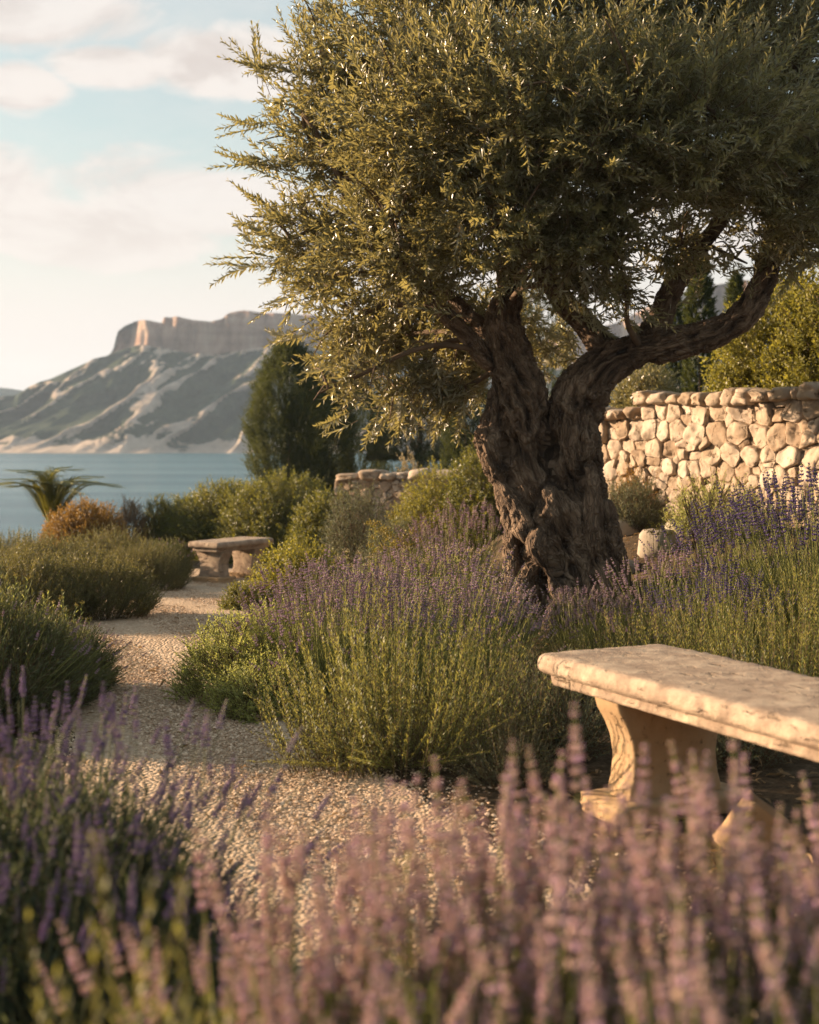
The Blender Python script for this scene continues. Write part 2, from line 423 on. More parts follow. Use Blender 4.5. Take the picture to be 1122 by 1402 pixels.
for k, px in enumerate(pxs):
    zc = wz(cb[k], DM + 45); zt = wz(top[k], DM + 50)
    for t in np.linspace(0, 1, ns):                    # talus slope from the shore to the cliff foot
        yk = DM - 60 + 105 * t ** .85
        zk = SEA - 1 + (zc - SEA + 1) * (t ** 1.05)
        mv.append((wx(px, yk), yk, zk)); mr.append(0); mc.append(0)
    for t in np.linspace(0, 1, nc)[1:]:                # cliff
        mv.append((wx(px, DM + 45), DM + 45 + 5 * t, zc + (zt - zc) * t)); mr.append(0); mc.append(1)
    for t in (.05, .2, .6, 1):                         # back
        mv.append((wx(px, DM + 50), DM + 50 + 150 * t, zt * (1 - t * t) + (SEA - 2) * t * t)); mr.append(0); mc.append(0)
mv = np.array(mv); mc = np.array(mc, float); nr = ns + nc - 1 + 4
t = np.tile(np.concatenate([np.linspace(0, 1, ns), np.ones(nr - ns)]), len(pxs))
X, Yy, Z = mv.T
warp = fbm(np.stack([X * .02, Z * .04, Yy * .01], 1), 3, 4) * 9
warp2 = fbm(np.stack([X * .012, Z * .02, X * 0], 1), 2, 14) * 14
diag = np.stack([(X - 1.35 * Z + warp + warp2) * .075, (X + 1.0 * Z) * .020, Yy * .0 + 3], 1)
rid = 1 - np.abs(fbm(diag, 4, 11)) * 2.4
rock = np.clip(rid * .9 - .34 + .30 * fbm(np.stack([X * .05, Z * .09, Yy * .02], 1), 4, 3), 0, 1)
shore = np.clip(1 - (Z - SEA) / 6.5, 0, 1) * (.5 + .8 * fbm(np.stack([X * .09, Z * .05, Z * 0], 1), 3, 8) + .25)
rock = np.clip(np.maximum(rock, shore), 0, 1)
amp = np.minimum(1, (Z - SEA + 1) / 8) * (1 - mc)
mv[:, 1] -= (rid * 11 + fbm(np.stack([X * .05, Z * .08, Yy * .05], 1), 5, 21) * 7) * np.clip(amp, 0, 1) * (t < 1)
mv[:, 2] += (rid * 1.3 + fbm(np.stack([X * .07, Z * .1, Yy * .07], 1), 4, 31) * 1.2) * np.clip(amp, 0, 1) * (t > .02) * (t < .98)
butt = np.abs(fbm(np.stack([X * .06, Z * .012, X * 0], 1), 4, 41)) * 26
mv[:, 1] += mc * butt
i, j = np.meshgrid(np.arange(len(pxs) - 1), np.arange(nr - 1), indexing='ij'); i = i.ravel(); j = j.ravel()
q = np.stack([i * nr + j, (i + 1) * nr + j, (i + 1) * nr + j + 1, i * nr + j + 1], 1)
me = mesh_from('headland', mv, q, rnd=rock, mats=[mountain_mat()], smooth=True)
ca = me.attributes.new('cliff', 'FLOAT', 'POINT'); ca.data.foreach_set('value', mc.astype(np.float32))
mt = obj('mountain', me); mt['kind'] = 'structure'
# far hill behind it on the left
hx = np.linspace(-560, 200, 120); hy = np.linspace(960, 1080, 14)
def far_z(X, Y):
    px = X / 1000 * F + CX
    h = np.interp(px, [-500, -200, -60, 0, 40, 120, 300, 900], [560, 530, 519, 526, 534, 560, 585, 605])
    zt = EYE + (HY - h) / F * 1000
    return SEA - 1 + (zt - SEA) * np.exp(-((Y - 1020) / 34) ** 2) + fbm(np.stack([X * .03, Y * .03, X * 0], 1), 4, 2) * 1.5
hl = obj('hills', grid_mesh('hills', hx, hy, far_z, [mt.data.materials[0]])); hl['kind'] = 'structure'

# haze over the bay
hm, nt = newmat('haze'); N = NT(nt)
pv = N('ShaderNodeVolumePrincipled', {'Color': (.58, .76, 1.0, 1), 'Density': .0003, 'Anisotropy': .25})
N('ShaderNodeOutputMaterial', {'Volume': pv.outputs[0]})
bv = np.array([(x, y, z) for x in (-870, 870) for y in (-70, 1170) for z in (-16, 62)], float)
bq = np.array([(0, 1, 3, 2), (4, 6, 7, 5), (0, 4, 5, 1), (2, 3, 7, 6), (0, 2, 6, 4), (1, 5, 7, 3)])
hz = obj('haze', mesh_from('haze', bv, bq, mats=[hm])); hz['kind'] = 'stuff'

# ------------------------------------------------------------------ plant templates
def leaf_tpl(L=1.0, W=.2, fold=.25, curl=.0, peak=.45):
    """a folded leaf along +z, its face towards +x, 4 triangles"""
    w = W / 2
    V = np.array([(0, 0, 0), (fold * w * .8, -w * .82, L * .25), (fold * w, -w, L * .62), (-curl * L, 0, L), (fold * w, w, L * .62), (fold * w * .8, w * .82, L * .25), (0, 0, L * .3), (-curl * L * .4, 0, L * .66)])
    Fc = np.array([(0, 6, 1), (0, 5, 6), (1, 6, 7), (1, 7, 2), (6, 5, 4), (6, 4, 7), (2, 7, 3), (7, 4, 3)])
    return V, Fc
def leaf2_tpl(L=1.0, W=.2, fold=.25, curl=0, peak=.45):
    w = W / 2
    V = np.array([(0, 0, 0), (fold * w, -w, L * peak), (fold * w, w, L * peak), (-curl * L, 0, L)])
    return V, np.array([(0, 2, 1), (1, 2, 3)])

def twig(rng, L, pairs, leafL, leafW, ang=50, bend=.15, sr=.002, start=.1, four=True, per=2, taper=.5, curl=.1, fold=.35, mat_stem=0, mat_leaf=1, sides=4, tip=True, bare=None):
    """a bent stem along +z (bending to +x) carrying leaves all along. returns template and curve function"""
    T = Tri()
    def cur(t):
        t = np.asarray(t, float)
        return np.stack([bend * L * t * t, np.zeros_like(t), L * t * (1 - .3 * abs(bend) * t)], -1)
    def tan(t):
        t = np.asarray(t, float)
        return norm(np.stack([2 * bend * t, np.zeros_like(t), 1 - .6 * abs(bend) * t], -1))
    ts = np.linspace(0, 1, 6)
    if sr > 0:
        V, Fc = tube(cur(ts), sr * (1 - .6 * ts), sides, cap=False)
        T.add(V, Fc, mat_stem, .4 + .4 * rng.random())
    lt = leaf_tpl(1, leafW / leafL, fold, curl) if four else leaf2_tpl(1, leafW / leafL, fold, curl)
    n = pairs * per
    t = start + (1 - start) * (np.repeat(np.arange(pairs), per) + .5) / pairs
    t = np.clip(t + rng.normal(0, .25 / pairs, n), 0, 1)
    az = np.repeat(np.arange(pairs) * (math.pi / 2 if per == 2 else 2.4), per) + np.tile(np.arange(per) * 2 * math.pi / per, pairs) + rng.normal(0, .3, n)
    tg = tan(t); B = frames(tg, np.tile([1., 0, 0], (n, 1)))
    side = B[:, :, 0] * np.cos(az)[:, None] + B[:, :, 1] * np.sin(az)[:, None]
    a = np.radians(ang + rng.normal(0, 9, n)) * (1 - .45 * t)
    d = norm(tg * np.cos(a)[:, None] + side * np.sin(a)[:, None])
    Mx = frames(d, tg)       # upper face looks along the stem
    sc = leafL * (1 - taper * np.abs(t - .45) * 1.4) * rng.uniform(.8, 1.15, n)
    V, Fc, M, r = instance((lt[0], lt[1], np.full(len(lt[1]), mat_leaf), np.full(len(lt[0]), .5)), Mx, cur(t), sc, rng, 1.0)
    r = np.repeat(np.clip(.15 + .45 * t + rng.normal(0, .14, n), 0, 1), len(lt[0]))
    T.add(V, Fc, M, r)
    return T.get(), cur, tan

OCT = (np.array([(0, 0, -.5), (1, 0, -.05), (0, 1, -.05), (-1, 0, -.05), (0, -1, -.05), (0, 0, .5)]) * [.5, .5, 1],
       np.array([(0, 2, 1), (0, 3, 2), (0, 4, 3), (0, 1, 4), (5, 1, 2), (5, 2, 3), (5, 3, 4), (5, 4, 1)]))

def spike(rng, L, W, whorls, per, sr=.0008):
    """lavender flower spike along +z: whorls of pointed buds"""
    T = Tri()
    V, Fc = tube(np.array([(0, 0, -.1 * L), (0, 0, .5 * L), (0, 0, .95 * L)]), sr, 3, cap=False)
    T.add(V, Fc, 1, .5)
    for k in range(whorls):
        t = (k + .35 + rng.uniform(-.3, .3)) / whorls
        if k == 0 : t = .02
        w = W * (.95 - .55 * t ** 2) * rng.uniform(.85, 1.1)
        az = rng.random() * 6.28 + np.arange(per) * 2 * math.pi / per
        d = norm(np.stack([np.cos(az) * .75, np.sin(az) * .75, np.full(per, .9)], 1))
        P = np.stack([np.cos(az) * w * .26, np.sin(az) * w * .26, np.full(per, t * L)], 1)
        Mx = frames(d, np.tile([0., 0, 1.], (per, 1)) + 1e-3)
        V, Fc, M, r = instance((OCT[0] * [.6, .6, 1], OCT[1], np.zeros(8, int), np.full(6, .5)), Mx, P, w * .62 * rng.uniform(.8, 1.2, per), rng, 1.6)
        T.add(V, Fc, M, r)
    return T.get()

def spread(rng, n, rb, tilt, power=.6):
    """stem feet inside a disc and their outward leaning directions"""
    u = rng.random(n) ** power; a = rng.random(n) * 2 * math.pi
    out = np.stack([np.cos(a), np.sin(a), np.zeros(n)], 1)
    P = out * (u * rb)[:, None]
    th = np.radians(tilt) * u * rng.uniform(.7, 1.15, n) + rng.normal(0, .05, n)
    d = np.stack([out[:, 0] * np.sin(th), out[:, 1] * np.sin(th), np.cos(th)], 1)
    return P, d, out, u

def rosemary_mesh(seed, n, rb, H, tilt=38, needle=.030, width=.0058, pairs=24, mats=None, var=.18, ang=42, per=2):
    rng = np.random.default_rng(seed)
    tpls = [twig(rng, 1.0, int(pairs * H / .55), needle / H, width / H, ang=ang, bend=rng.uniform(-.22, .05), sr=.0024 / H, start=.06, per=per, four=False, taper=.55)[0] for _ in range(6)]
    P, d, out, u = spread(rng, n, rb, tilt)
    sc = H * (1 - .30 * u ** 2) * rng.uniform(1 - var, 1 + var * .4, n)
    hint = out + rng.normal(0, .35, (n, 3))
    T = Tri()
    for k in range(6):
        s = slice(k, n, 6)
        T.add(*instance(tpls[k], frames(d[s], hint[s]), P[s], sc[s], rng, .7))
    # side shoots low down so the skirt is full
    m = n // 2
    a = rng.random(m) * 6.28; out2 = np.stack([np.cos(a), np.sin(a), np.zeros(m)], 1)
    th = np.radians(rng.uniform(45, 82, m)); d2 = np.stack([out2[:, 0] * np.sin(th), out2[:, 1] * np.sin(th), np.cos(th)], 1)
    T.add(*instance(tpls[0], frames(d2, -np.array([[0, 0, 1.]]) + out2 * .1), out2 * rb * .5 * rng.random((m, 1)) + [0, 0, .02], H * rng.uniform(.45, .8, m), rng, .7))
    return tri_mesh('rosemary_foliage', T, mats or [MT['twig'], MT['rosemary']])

def lavender_mesh(seed, n, rb, H, tilt=40, bloom='lav_bloom', spikeL=.05, spikeW=.013, leafL=.035, leafW=.0042, whorls=5, per=5, share=1.0, var=.2, bare=.5, leafy=1.0):
    """(foliage mesh, bloom mesh, tip frames)"""
    rng = np.random.default_rng(seed)
    K = 5; T = Tri(); B = Tri(); tips = []
    stems = []
    for k in range(K):
        T0 = Tri(); bend = rng.uniform(-.28, .12)
        tw, cur, tan = twig(rng, 1.0, 9, leafL / H, leafW / H, ang=30, bend=bend, sr=.0016 / H, start=.03, per=4, four=False, taper=.3, mat_leaf=1)
        V, Fc, M, r = tw
        stems.append((tw, cur, tan))
    # lower leafy shoots are shorter copies of stems with leaves; the flower stalks are nearly bare
    P, d, out, u = spread(rng, n, rb, tilt)
    sc = H * (1 - .22 * u ** 2) * rng.uniform(1 - var, 1.08, n)
    hint = out + rng.normal(0, .5, (n, 3))
    bare_t = []
    for k in range(K):
        Tb = Tri(); cur, tan = stems[k][1], stems[k][2]
        ts = np.linspace(0, 1, 6); V, Fc = tube(cur(ts), .0016 / H * (1 - .4 * ts), 3, cap=False); Tb.add(V, Fc, 0, .6)
        for tt in (.35, .5):
            lv = leaf2_tpl(leafL * 1.1 / H, leafW / H, .3, .1); B0 = frames(norm(tan([tt]) + rng.normal(0, .45, (1, 3))), tan([tt]))
            V, Fc, M, r = instance((lv[0], lv[1], np.ones(2, int), np.full(4, .5)), B0, cur([tt]), 1); Tb.add(V, Fc, M, r)
        bare_t.append(Tb.get())
    sp = [spike(rng, 1.0, spikeW / spikeL, whorls, per, .02) for _ in range(K)]
    for k in range(K):
        s = slice(k, n, K); Fm = frames(d[s], hint[s]); ps, ss = P[s], sc[s]
        T.add(*instance(bare_t[k], Fm, ps, ss, rng, .8))
        cur, tan = stems[k][1], stems[k][2]
        tp = ps + np.einsum('nij,j->ni', Fm, cur([1.0])[0]) * ss[:, None]
        td = np.einsum('nij,j->ni', Fm, tan([1.0])[0])
        keep = rng.random(len(ps)) < share
        Bm = frames(td, rng.normal(0, 1, td.shape))
        ls = spikeL * rng.uniform(.65, 1.25, len(ps))
        tips += [(tp[q], Bm[q], ls[q]) for q in range(len(ps)) if keep[q]]
        if keep.any(): B.add(*instance(sp[k], Bm[keep], tp[keep], ls[keep], rng, .8))
    m = int(n * 2.2 * leafy)
    P, d, out, u = spread(rng, m, rb * 1.05, tilt * 1.35, .5)
    sc = H * bare * (1 - .25 * u ** 2) * rng.uniform(.7, 1.15, m); hint = out + rng.normal(0, .6, (m, 3))
    for k in range(K):
        s = slice(k, m, K)
        T.add(*instance(stems[k][0], frames(d[s], hint[s]), P[s], sc[s] , rng, .8))
    return tri_mesh('lavender_foliage', T, [MT['stem' if bloom != 'lav_bloom_shaded' else 'stem_shaded'], MT['lav_leaf' if bloom != 'lav_bloom_shaded' else 'lav_leaf_shaded']]), tri_mesh('lavender_bloom', B, [MT[bloom], MT['stem']]), tips

def shrub_mesh(seed, n, rx, H, leafL=.03, leafW=.012, twigL=.16, pairs=7, mat='shrub', up=.5, ry=None, lump=.22, low=-.25, inner=.5, flip=.0, ang=52):
    """a dome of leafy twigs with an uneven outline"""
    rng = np.random.default_rng(seed); ry = ry or rx
    tpls = [twig(rng, twigL, pairs, leafL, leafW, ang=ang, bend=rng.uniform(-.3, .3), sr=.0018, start=.12, per=2, four=False)[0] for _ in range(6)]
    d = norm(rng.standard_normal((n * 3, 3)) * [1, 1, .8]); d = d[d[:, 2] > low][:n]; n = len(d)
    rad = (inner + (1 - inner) * rng.random(n) ** .45) * (1 + lump * fbm(d * 2.1 + seed, 3, seed))
    P = d * rad[:, None] * [rx, ry, H * .80] + [0, 0, H * .14]
    P[:, 2] = np.maximum(P[:, 2], .015)
    dr = norm(d * [1, 1, .8] + [0, 0, up] + rng.normal(0, .35, (n, 3)))
    P -= dr * twigL * .45
    P[:, 2] = np.maximum(P[:, 2], .005)
    T = Tri()
    for k in range(6):
        s = slice(k, n, 6)
        T.add(*instance(tpls[k], frames(dr[s], rng.standard_normal((len(dr[s]), 3))), P[s], rng.uniform(.7, 1.2, len(dr[s])), rng, .9))
    # woody base
    for _ in range(9):
        a = rng.random() * 6.28; r0 = rng.uniform(.4, .8)
        V, Fc = tube(smooth_path([(0, 0, -.03), (math.cos(a) * rx * .25, math.sin(a) * ry * .25, H * .3), (math.cos(a) * rx * r0, math.sin(a) * ry * r0, H * .62)], 4), [.012 * H ** .5] * 4 + [.007 * H ** .5] * 5, 5)
        T.add(V, Fc, 0, .5)
    return tri_mesh('shrub_foliage', T, [MT['twig'], MT[mat]])

def conifer_mesh(seed, n, r, H, mat='dark', spray=.16, prof=None, lump=.5):
    """dense upright evergreen: sprays over a column; prof maps 0..1 height to 0..1 radius"""
    rng = np.random.default_rng(seed)
    tpls = [twig(rng, spray, 7, .05, .016, ang=38, bend=rng.uniform(-.2, .3), sr=0, start=.0, per=3, four=False)[0] for _ in range(4)]
    h = rng.random(n) ** .9; a = rng.random(n) * 6.28
    out = np.stack([np.cos(a), np.sin(a), np.zeros(n)], 1)
    pr = np.interp(h, *prof)
    q = np.concatenate([out[:, :2] * 1.4, (h * H / max(r, .05) * .9)[:, None]], 1)
    rad = r * pr * (1 + lump * fbm(q + seed, 3, seed) + .5 * lump * fbm(q * 2.7 + seed, 2, seed + 1)) * (.66 + .34 * rng.random(n) ** .5)
    P = out * rad[:, None]; P[:, 2] = h * H
    d = norm(out * .55 + [0, 0, 1.0] + rng.normal(0, .3, (n, 3)))
    T = Tri()
    for k in range(4):
        s = slice(k, n, 4)
        T.add(*instance(tpls[k], frames(d[s], out[s]), P[s] - d[s] * spray * .4, rng.uniform(.7, 1.25, len(d[s])), rng, .9))
    return tri_mesh('conifer_crown', T, [MT['twig'], MT[mat]])

def trunk_mesh(H, r):
    T = Tri(); p = np.array([(0, 0, -.1), (.01, 0, H * .4), (0, .01, H)])
    T.add(*tube(smooth_path(p, 5), np.linspace(r, r * .3, 11), 8), 0, .4)
    return tri_mesh('stem_wood', T, [MT['twig']], True)

def put(name, label, cat, px, d, parts, group=None, rz=0, sc=1.0, z=None):
    """a plant standing at photo column px, distance d; parts = [(part name, mesh, kind)]"""
    x = wx(px, d); zz = g1(x, d) if z is None else z
    e = empty(name, (x, d, zz), rz); e.scale = (sc,) * 3 if not isinstance(sc, tuple) else sc
    tag(e, label, cat, group)
    for p in parts:
        o = obj(p[0], p[1], e)
        if len(p) > 2 and p[2]: o['kind'] = p[2]
        if len(p) > 3: o.matrix_basis = p[3]
    return e

# ------------------------------------------------------------------ the olive tree
DT = 8.6
TB = np.array([wx(775, DT), DT, g1(wx(775, DT), DT)])
tree = empty('olive_tree', TB)
tag(tree, 'old olive tree with gnarled double trunk rising from the lavender', 'tree')
def tp(px, py, dy=0.0):
    return at(px, py, DT + dy) - TB
def limb(rows, n=6):
    """rows (px, py, dy, radius px) -> path in tree space and radii in metres"""
    P = smooth_path([tp(*r[:3]) for r in rows], n)
    r = smooth_path([(x[3], 0, 0) for x in rows], n)[:, 0] / F * DT
    return P, r
px_m0 = DT / F
LIMBS = [
    [(792, 900, .0, 62), (770, 840, 0, 56), (752, 775, 0, 51), (738, 700, 0, 43), (724, 625, 0, 39), (712, 550, 0, 37), (700, 490, 0, 31), (688, 445, .0, 24), (698, 400, .05, 17), (688, 320, .1, 14), (664, 200, .15, 10), (640, 80, .2, 7), (630, -60, .2, 4)],
    [(800, 900, .1, 72), (800, 840, .08, 64), (797, 775, .06, 56), (788, 700, .03, 48), (783, 625, 0, 41), (788, 565, 0, 38), (812, 515, -.02, 33), (858, 486, -.05, 26), (930, 470, -.1, 20), (990, 450, -.12, 18), (1034, 410, -.15, 17), (1056, 345, -.15, 14), (1080, 250, -.1, 11), (1095, 130, 0, 8), (1100, 0, 0, 5)],
    [(738, 900, -.02, 30), (724, 835, -.04, 25), (712, 770, -.05, 20), (705, 715, -.05, 17), (694, 670, -.05, 17), (679, 630, -.05, 19), (673, 600, -.04, 17), (680, 560, -.03, 15), (690, 515, 0, 15)],
    [(790, 900, -.06, 62), (782, 810, -.08, 58), (768, 735, -.08, 50), (756, 690, -.05, 40), (748, 650, .03, 30), (746, 615, .08, 24), (745, 585, .11, 15)],
    [(690, 660, -.06, 15), (712, 700, -.13, 15), (728, 740, -.16, 16), (745, 780, -.2, 13), (752, 830, -.24, 12), (735, 885, -.3, 12)],
    [(748, 735, -.2, 17), (738, 752, -.27, 15), (752, 790, -.30, 13), (768, 815, -.32, 13), (758, 850, -.36, 14), (738, 900, -.42, 16)],
    [(770, 760, -.2, 13), (775, 790, -.28, 13), (790, 830, -.34, 16), (800, 890, -.42, 18)],
    [(745, 770, -.15, 22), (722, 815, -.22, 18), (722, 850, -.28, 18), (708, 900, -.34, 16)],
    [(822, 690, -.1, 15), (832, 740, -.14, 18), (842, 790, -.16, 20), (852, 840, -.18, 20), (868, 890, -.2, 20)],
    [(806, 640, -.16, 12), (812, 700, -.22, 13), (810, 760, -.26, 16), (822, 820, -.30, 22), (832, 890, -.35, 22)],
    [(880, 482, -.05, 19), (903, 440, -.02, 16), (922, 392, .05, 14), (962, 335, .1, 11), (1005, 270, .15, 9), (1030, 180, .2, 6)],
    [(838, 500, .0, 20), (805, 448, .1, 16), (765, 405, .2, 14), (735, 340, .3, 11), (720, 220, .4, 8), (740, 100, .5, 5)],
    [(694, 500, 0, 16), (668, 492, -.03, 13), (628, 448, -.08, 11), (582, 402, -.12, 9), (530, 330, -.2, 7), (470, 250, -.3, 4)],
    [(690, 470, .05, 16), (652, 440, .15, 10), (610, 400, .25, 8), (560, 370, .4, 6), (480, 350, .5, 4)],
]
tt = Tri(); SP = []; ST = []; SR = []; SX = []; SY = []; SS = []; SI = []
def reg(P, r):
    t = norm(np.gradient(P, axis=0)); x = np.array([1., .2, 0]); X = []
    for q in t:
        x = x - q * (x @ q); x = x / np.linalg.norm(x); X.append(x.copy())
    X = np.array(X); SP.append(P); SR.append(r); SX.append(X); SY.append(np.cross(t, X))
    SS.append(np.concatenate([[0], np.cumsum(np.linalg.norm(np.diff(P, axis=0), axis=1))])); SI.append(np.full(len(P), len(SI)))
for L in LIMBS:
    P, r = limb(L)
    V, Fc = tube(P, r * np.where(r > .1, .90, .97), 14)
    tt.add(V, Fc)
    k = np.linspace(0, len(P) - 1, len(P) * 3)
    Pi = np.stack([np.interp(k, np.arange(len(P)), P[:, c]) for c in range(3)], 1)
    reg(Pi, np.interp(k, np.arange(len(P)), r))
# buttress roots running out into the soil
for a, l in ((-2.6, .55), (-1.9, .45), (-1.2, .5), (-.5, .5), (.3, .5), (1.2, .5), (2.2, .55), (3.3, .5)):
    c, s = math.cos(a), math.sin(a)
    P = smooth_path([(.03 + c * .15, s * .15, .34), (.03 + c * .28, s * .26, .14), (.03 + c * (.2 + l * .55), s * (.2 + l * .5), .02), (.03 + c * (.2 + l), s * (.2 + l), -.1)], 5)
    V, Fc = tube(P, np.linspace(.085, .045, len(P)), 10); tt.add(V, Fc)
    reg(P, np.linspace(.085, .045, len(P)))
SP, SR, SX, SY, SS, SI = (np.concatenate(q) for q in (SP, SR, SX, SY, SS, SI))
V, Fc, M, r = tt.get()
tmp = obj('trunk_shape', mesh_from('trunk_shape', V, Fc))
md = tmp.modifiers.new('r', 'REMESH'); md.mode = 'VOXEL'; md.voxel_size = .0092
ms = tmp.modifiers.new('s', 'SMOOTH'); ms.factor = .5; ms.iterations = 3
me = bpy.data.meshes.new_from_object(tmp.evaluated_get(bpy.context.evaluated_depsgraph_get()))
bpy.data.objects.remove(tmp)
nv = len(me.vertices); co = np.empty(nv * 3); me.vertices.foreach_get('co', co); co = co.reshape(-1, 3)
no = np.empty(nv * 3); me.vertices.foreach_get('normal', no); no = no.reshape(-1, 3)
rr = np.zeros(nv)
lid = np.zeros(nv, int); sarc = np.zeros(nv); ox = np.zeros((nv, 2)); seam = np.ones(nv)
for s in range(0, nv, 3000):
    c = co[s:s + 3000]
    dd = np.linalg.norm(c[:, None] - SP[None], axis=2) - SR[None]
    k = dd.argmin(1); own = SI[k]
    other = np.where(SI[None] == own[:, None], 9, dd).min(1)
    seam[s:s + 3000] = sstep(.0, .022, other - dd.min(1))
    o = c - SP[k]
    # soften along the limb so the coordinates run on smoothly
    w = np.where(SI[None] == own[:, None], np.exp(-((np.linalg.norm(c[:, None] - SP[None], axis=2) - np.linalg.norm(o, axis=1)[:, None]) / .03) ** 2), 0)
    w /= w.sum(1, keepdims=True)
    lid[s:s + 3000] = own; sarc[s:s + 3000] = w @ SS; rr[s:s + 3000] = w @ SR
    oc = c - w @ SP
    ox[s:s + 3000, 0] = (oc * norm(w @ SX)).sum(1); ox[s:s + 3000, 1] = (oc * norm(w @ SY)).sum(1)
ta = sarc * .9
ox = np.stack([ox[:, 0] * np.cos(ta) - ox[:, 1] * np.sin(ta), ox[:, 0] * np.sin(ta) + ox[:, 1] * np.cos(ta)], 1)
bc = np.stack([ox[:, 0] + lid * 3.7, ox[:, 1], sarc * .36], 1)
bc += np.stack([fbm(co * 6 + 3 * k, 3, 50 + k) for k in range(3)], 1) * .022
fis = 1 - np.abs(fbm(bc * 21, 3, 7)) * 3.2          # long fissures
fin = 1 - np.abs(fbm(bc * 55, 2, 9)) * 2.8
lump = fbm(co * 6.5, 3, 13)
big = np.clip(rr / .15, .12, 1)
co2 = co + no * ((np.clip(fis, -.8, 1) * .024 * seam + lump * .034 - (1 - seam) * .020) * big + seam * fin * .0085 * np.clip(rr / .08, .3, 1))[:, None]
for (px, py, dy, rp, amt) in ((748, 628, -.18, 17, -.09), (752, 600, -.15, 14, -.07), (700, 612, -.12, 12, -.06), (778, 742, -.22, 20, -.09), (774, 775, -.3, 16, -.08), (738, 790, -.3, 13, -.07), (715, 745, -.15, 10, -.05), (733, 845, -.33, 12, -.06), (812, 770, -.28, 13, -.05), (700, 660, -.1, 9, -.04), (796, 655, -.18, 9, -.035),
                              (733, 718, -.2, 15, .035), (716, 733, -.2, 12, .03), (670, 605, -.08, 14, .03), (835, 800, -.25, 20, .03), (760, 690, -.2, 16, .025), (800, 720, -.2, 14, .02), (700, 835, -.25, 12, .03)):
    c = tp(px, py, dy); k = np.linalg.norm((co - c) * [1, .6, .75], axis=1) / (rp * px_m0)
    co2 += no * (amt * np.exp(-k ** 2))[:, None]
me.vertices.foreach_set('co', co2.ravel().astype(np.float32))
a = me.attributes.new('bark', 'FLOAT_VECTOR', 'POINT'); a.data.foreach_set('vector', bc.astype(np.float32).ravel())
a = me.attributes.new('rnd', 'FLOAT', 'POINT'); a.data.foreach_set('value', np.clip(.5 + .5 * fis * .6 + .2 * lump, 0, 1).astype(np.float32))
me.polygons.foreach_set('use_smooth', np.ones(len(me.polygons), bool)); me.update()
def bark_mat():
    m, nt = newmat('olive_bark'); N = NT(nt)
    bcn = N('ShaderNodeAttribute', attribute_name='bark').outputs['Vector']
    f = N('ShaderNodeAttribute', attribute_name='rnd').outputs['Fac']
    n1 = N('ShaderNodeTexNoise', {'Vector': bcn, 'Scale': 34, 'Detail': 8, 'Roughness': .65}).outputs[0]
    v = N('ShaderNodeTexVoronoi', {'Vector': bcn, 'Scale': 60}, feature='DISTANCE_TO_EDGE').outputs['Distance']
    n2 = N('ShaderNodeTexNoise', {'Vector': N('ShaderNodeTexCoord').outputs['Object'], 'Scale': 5, 'Detail': 5}).outputs[0]
    k = N.math('ADD', N.math('MULTIPLY', f, .4), N.math('ADD', N.math('MULTIPLY', n1, .45), N.math('MULTIPLY', n2, .3)))
    col = N.ramp(k, [(.36, (.012, .008, .005)), (.50, (.062, .040, .025)), (.64, (.135, .090, .057)), (.82, (.280, .205, .140))])
    cr = N.ramp(v, [(0, (0, 0, 0)), (.18, (1, 1, 1))])
    h = N.math('ADD', N.math('MULTIPLY', n1, .7), N.math('MULTIPLY', cr, .45))
    b = N('ShaderNodeBump', {'Height': h, 'Strength': 1.0, 'Distance': .026}).outputs[0]
    p = N('ShaderNodeBsdfPrincipled', {'Base Color': col, 'Roughness': .85, 'Specular IOR Level': .3, 'Normal': b})
    N('ShaderNodeOutputMaterial', {'Surface': p.outputs[0]})
    return m
me.materials.clear(); me.materials.append(bark_mat())
me.name = 'olive_trunk'
obj('trunk', me, tree)

# crown: lobes (px, py, depth offset, radius px, weight)
LOBES = [(440, 85, -.2, 92, 1), (425, 195, -.1, 88, 1), (415, 320, -.2, 86, 1), (420, 385, .3, 62, .9), (480, 440, .0, 78, .7), (480, 520, -.2, 54, .65), (560, 520, .1, 60, .7), (620, 480, .5, 55, 1), (610, 545, .3, 38, .8), (520, 470, .9, 80, 1),
         (555, 30, -.2, 130, 1), (560, 150, -.7, 130, 1), (560, 200, .6, 130, .9), (540, 310, -.6, 125, 1), (560, 340, .5, 110, .8), (690, 20, .3, 140, 1), (700, 130, -1.0, 140, 1), (690, 180, .9, 140, .8), (690, 300, -.9, 110, 1), (760, 330, .6, 95, .8),
         (840, 30, -.2, 140, 1), (850, 150, -1.1, 140, 1.1), (840, 210, .8, 130, .7), (815, 320, -.8, 95, 1), (790, 395, -.5, 52, .55), (860, 400, -.4, 52, .5), (980, 40, .2, 150, 1), (985, 160, -1.1, 140, 1.1), (975, 240, .7, 110, .5), (935, 335, -.6, 62, .5), (1000, 350, .2, 45, .28), (1090, 90, -.2, 140, 1), (1110, 230, -.7, 120, 1.1), (1095, 330, -.4, 58, .8), (1120, 290, .6, 90, .7), (1230, 150, .0, 150, .8),
         (560, -90, 0, 120, .7), (720, -130, .2, 150, .7), (880, -130, -.2, 150, .7), (1040, -110, .1, 150, .7), (1190, -40, 0, 140, .6), (730, 480, 1.3, 60, .6), (690, 430, 1.2, 70, .7), (770, 470, 1.5, 45, .6), (600, 540, .2, 55, .75), (540, 560, .3, 45, .75), (640, 440, .5, 60, .8), (640, 520, .9, 50, 1), (570, 440, .9, 80, 1), (450, 470, .2, 50, .8)]
rng = np.random.default_rng(77)
otw = [twig(rng, L_, int(L_ / .029), .064, .0158, ang=50, bend=rng.uniform(-.35, .35), sr=.0022, start=.1, per=2, four=True, taper=.5, curl=.08, fold=.3)[0] for L_ in (.22, .26, .3, .34, .38, .42, .30, .34)]
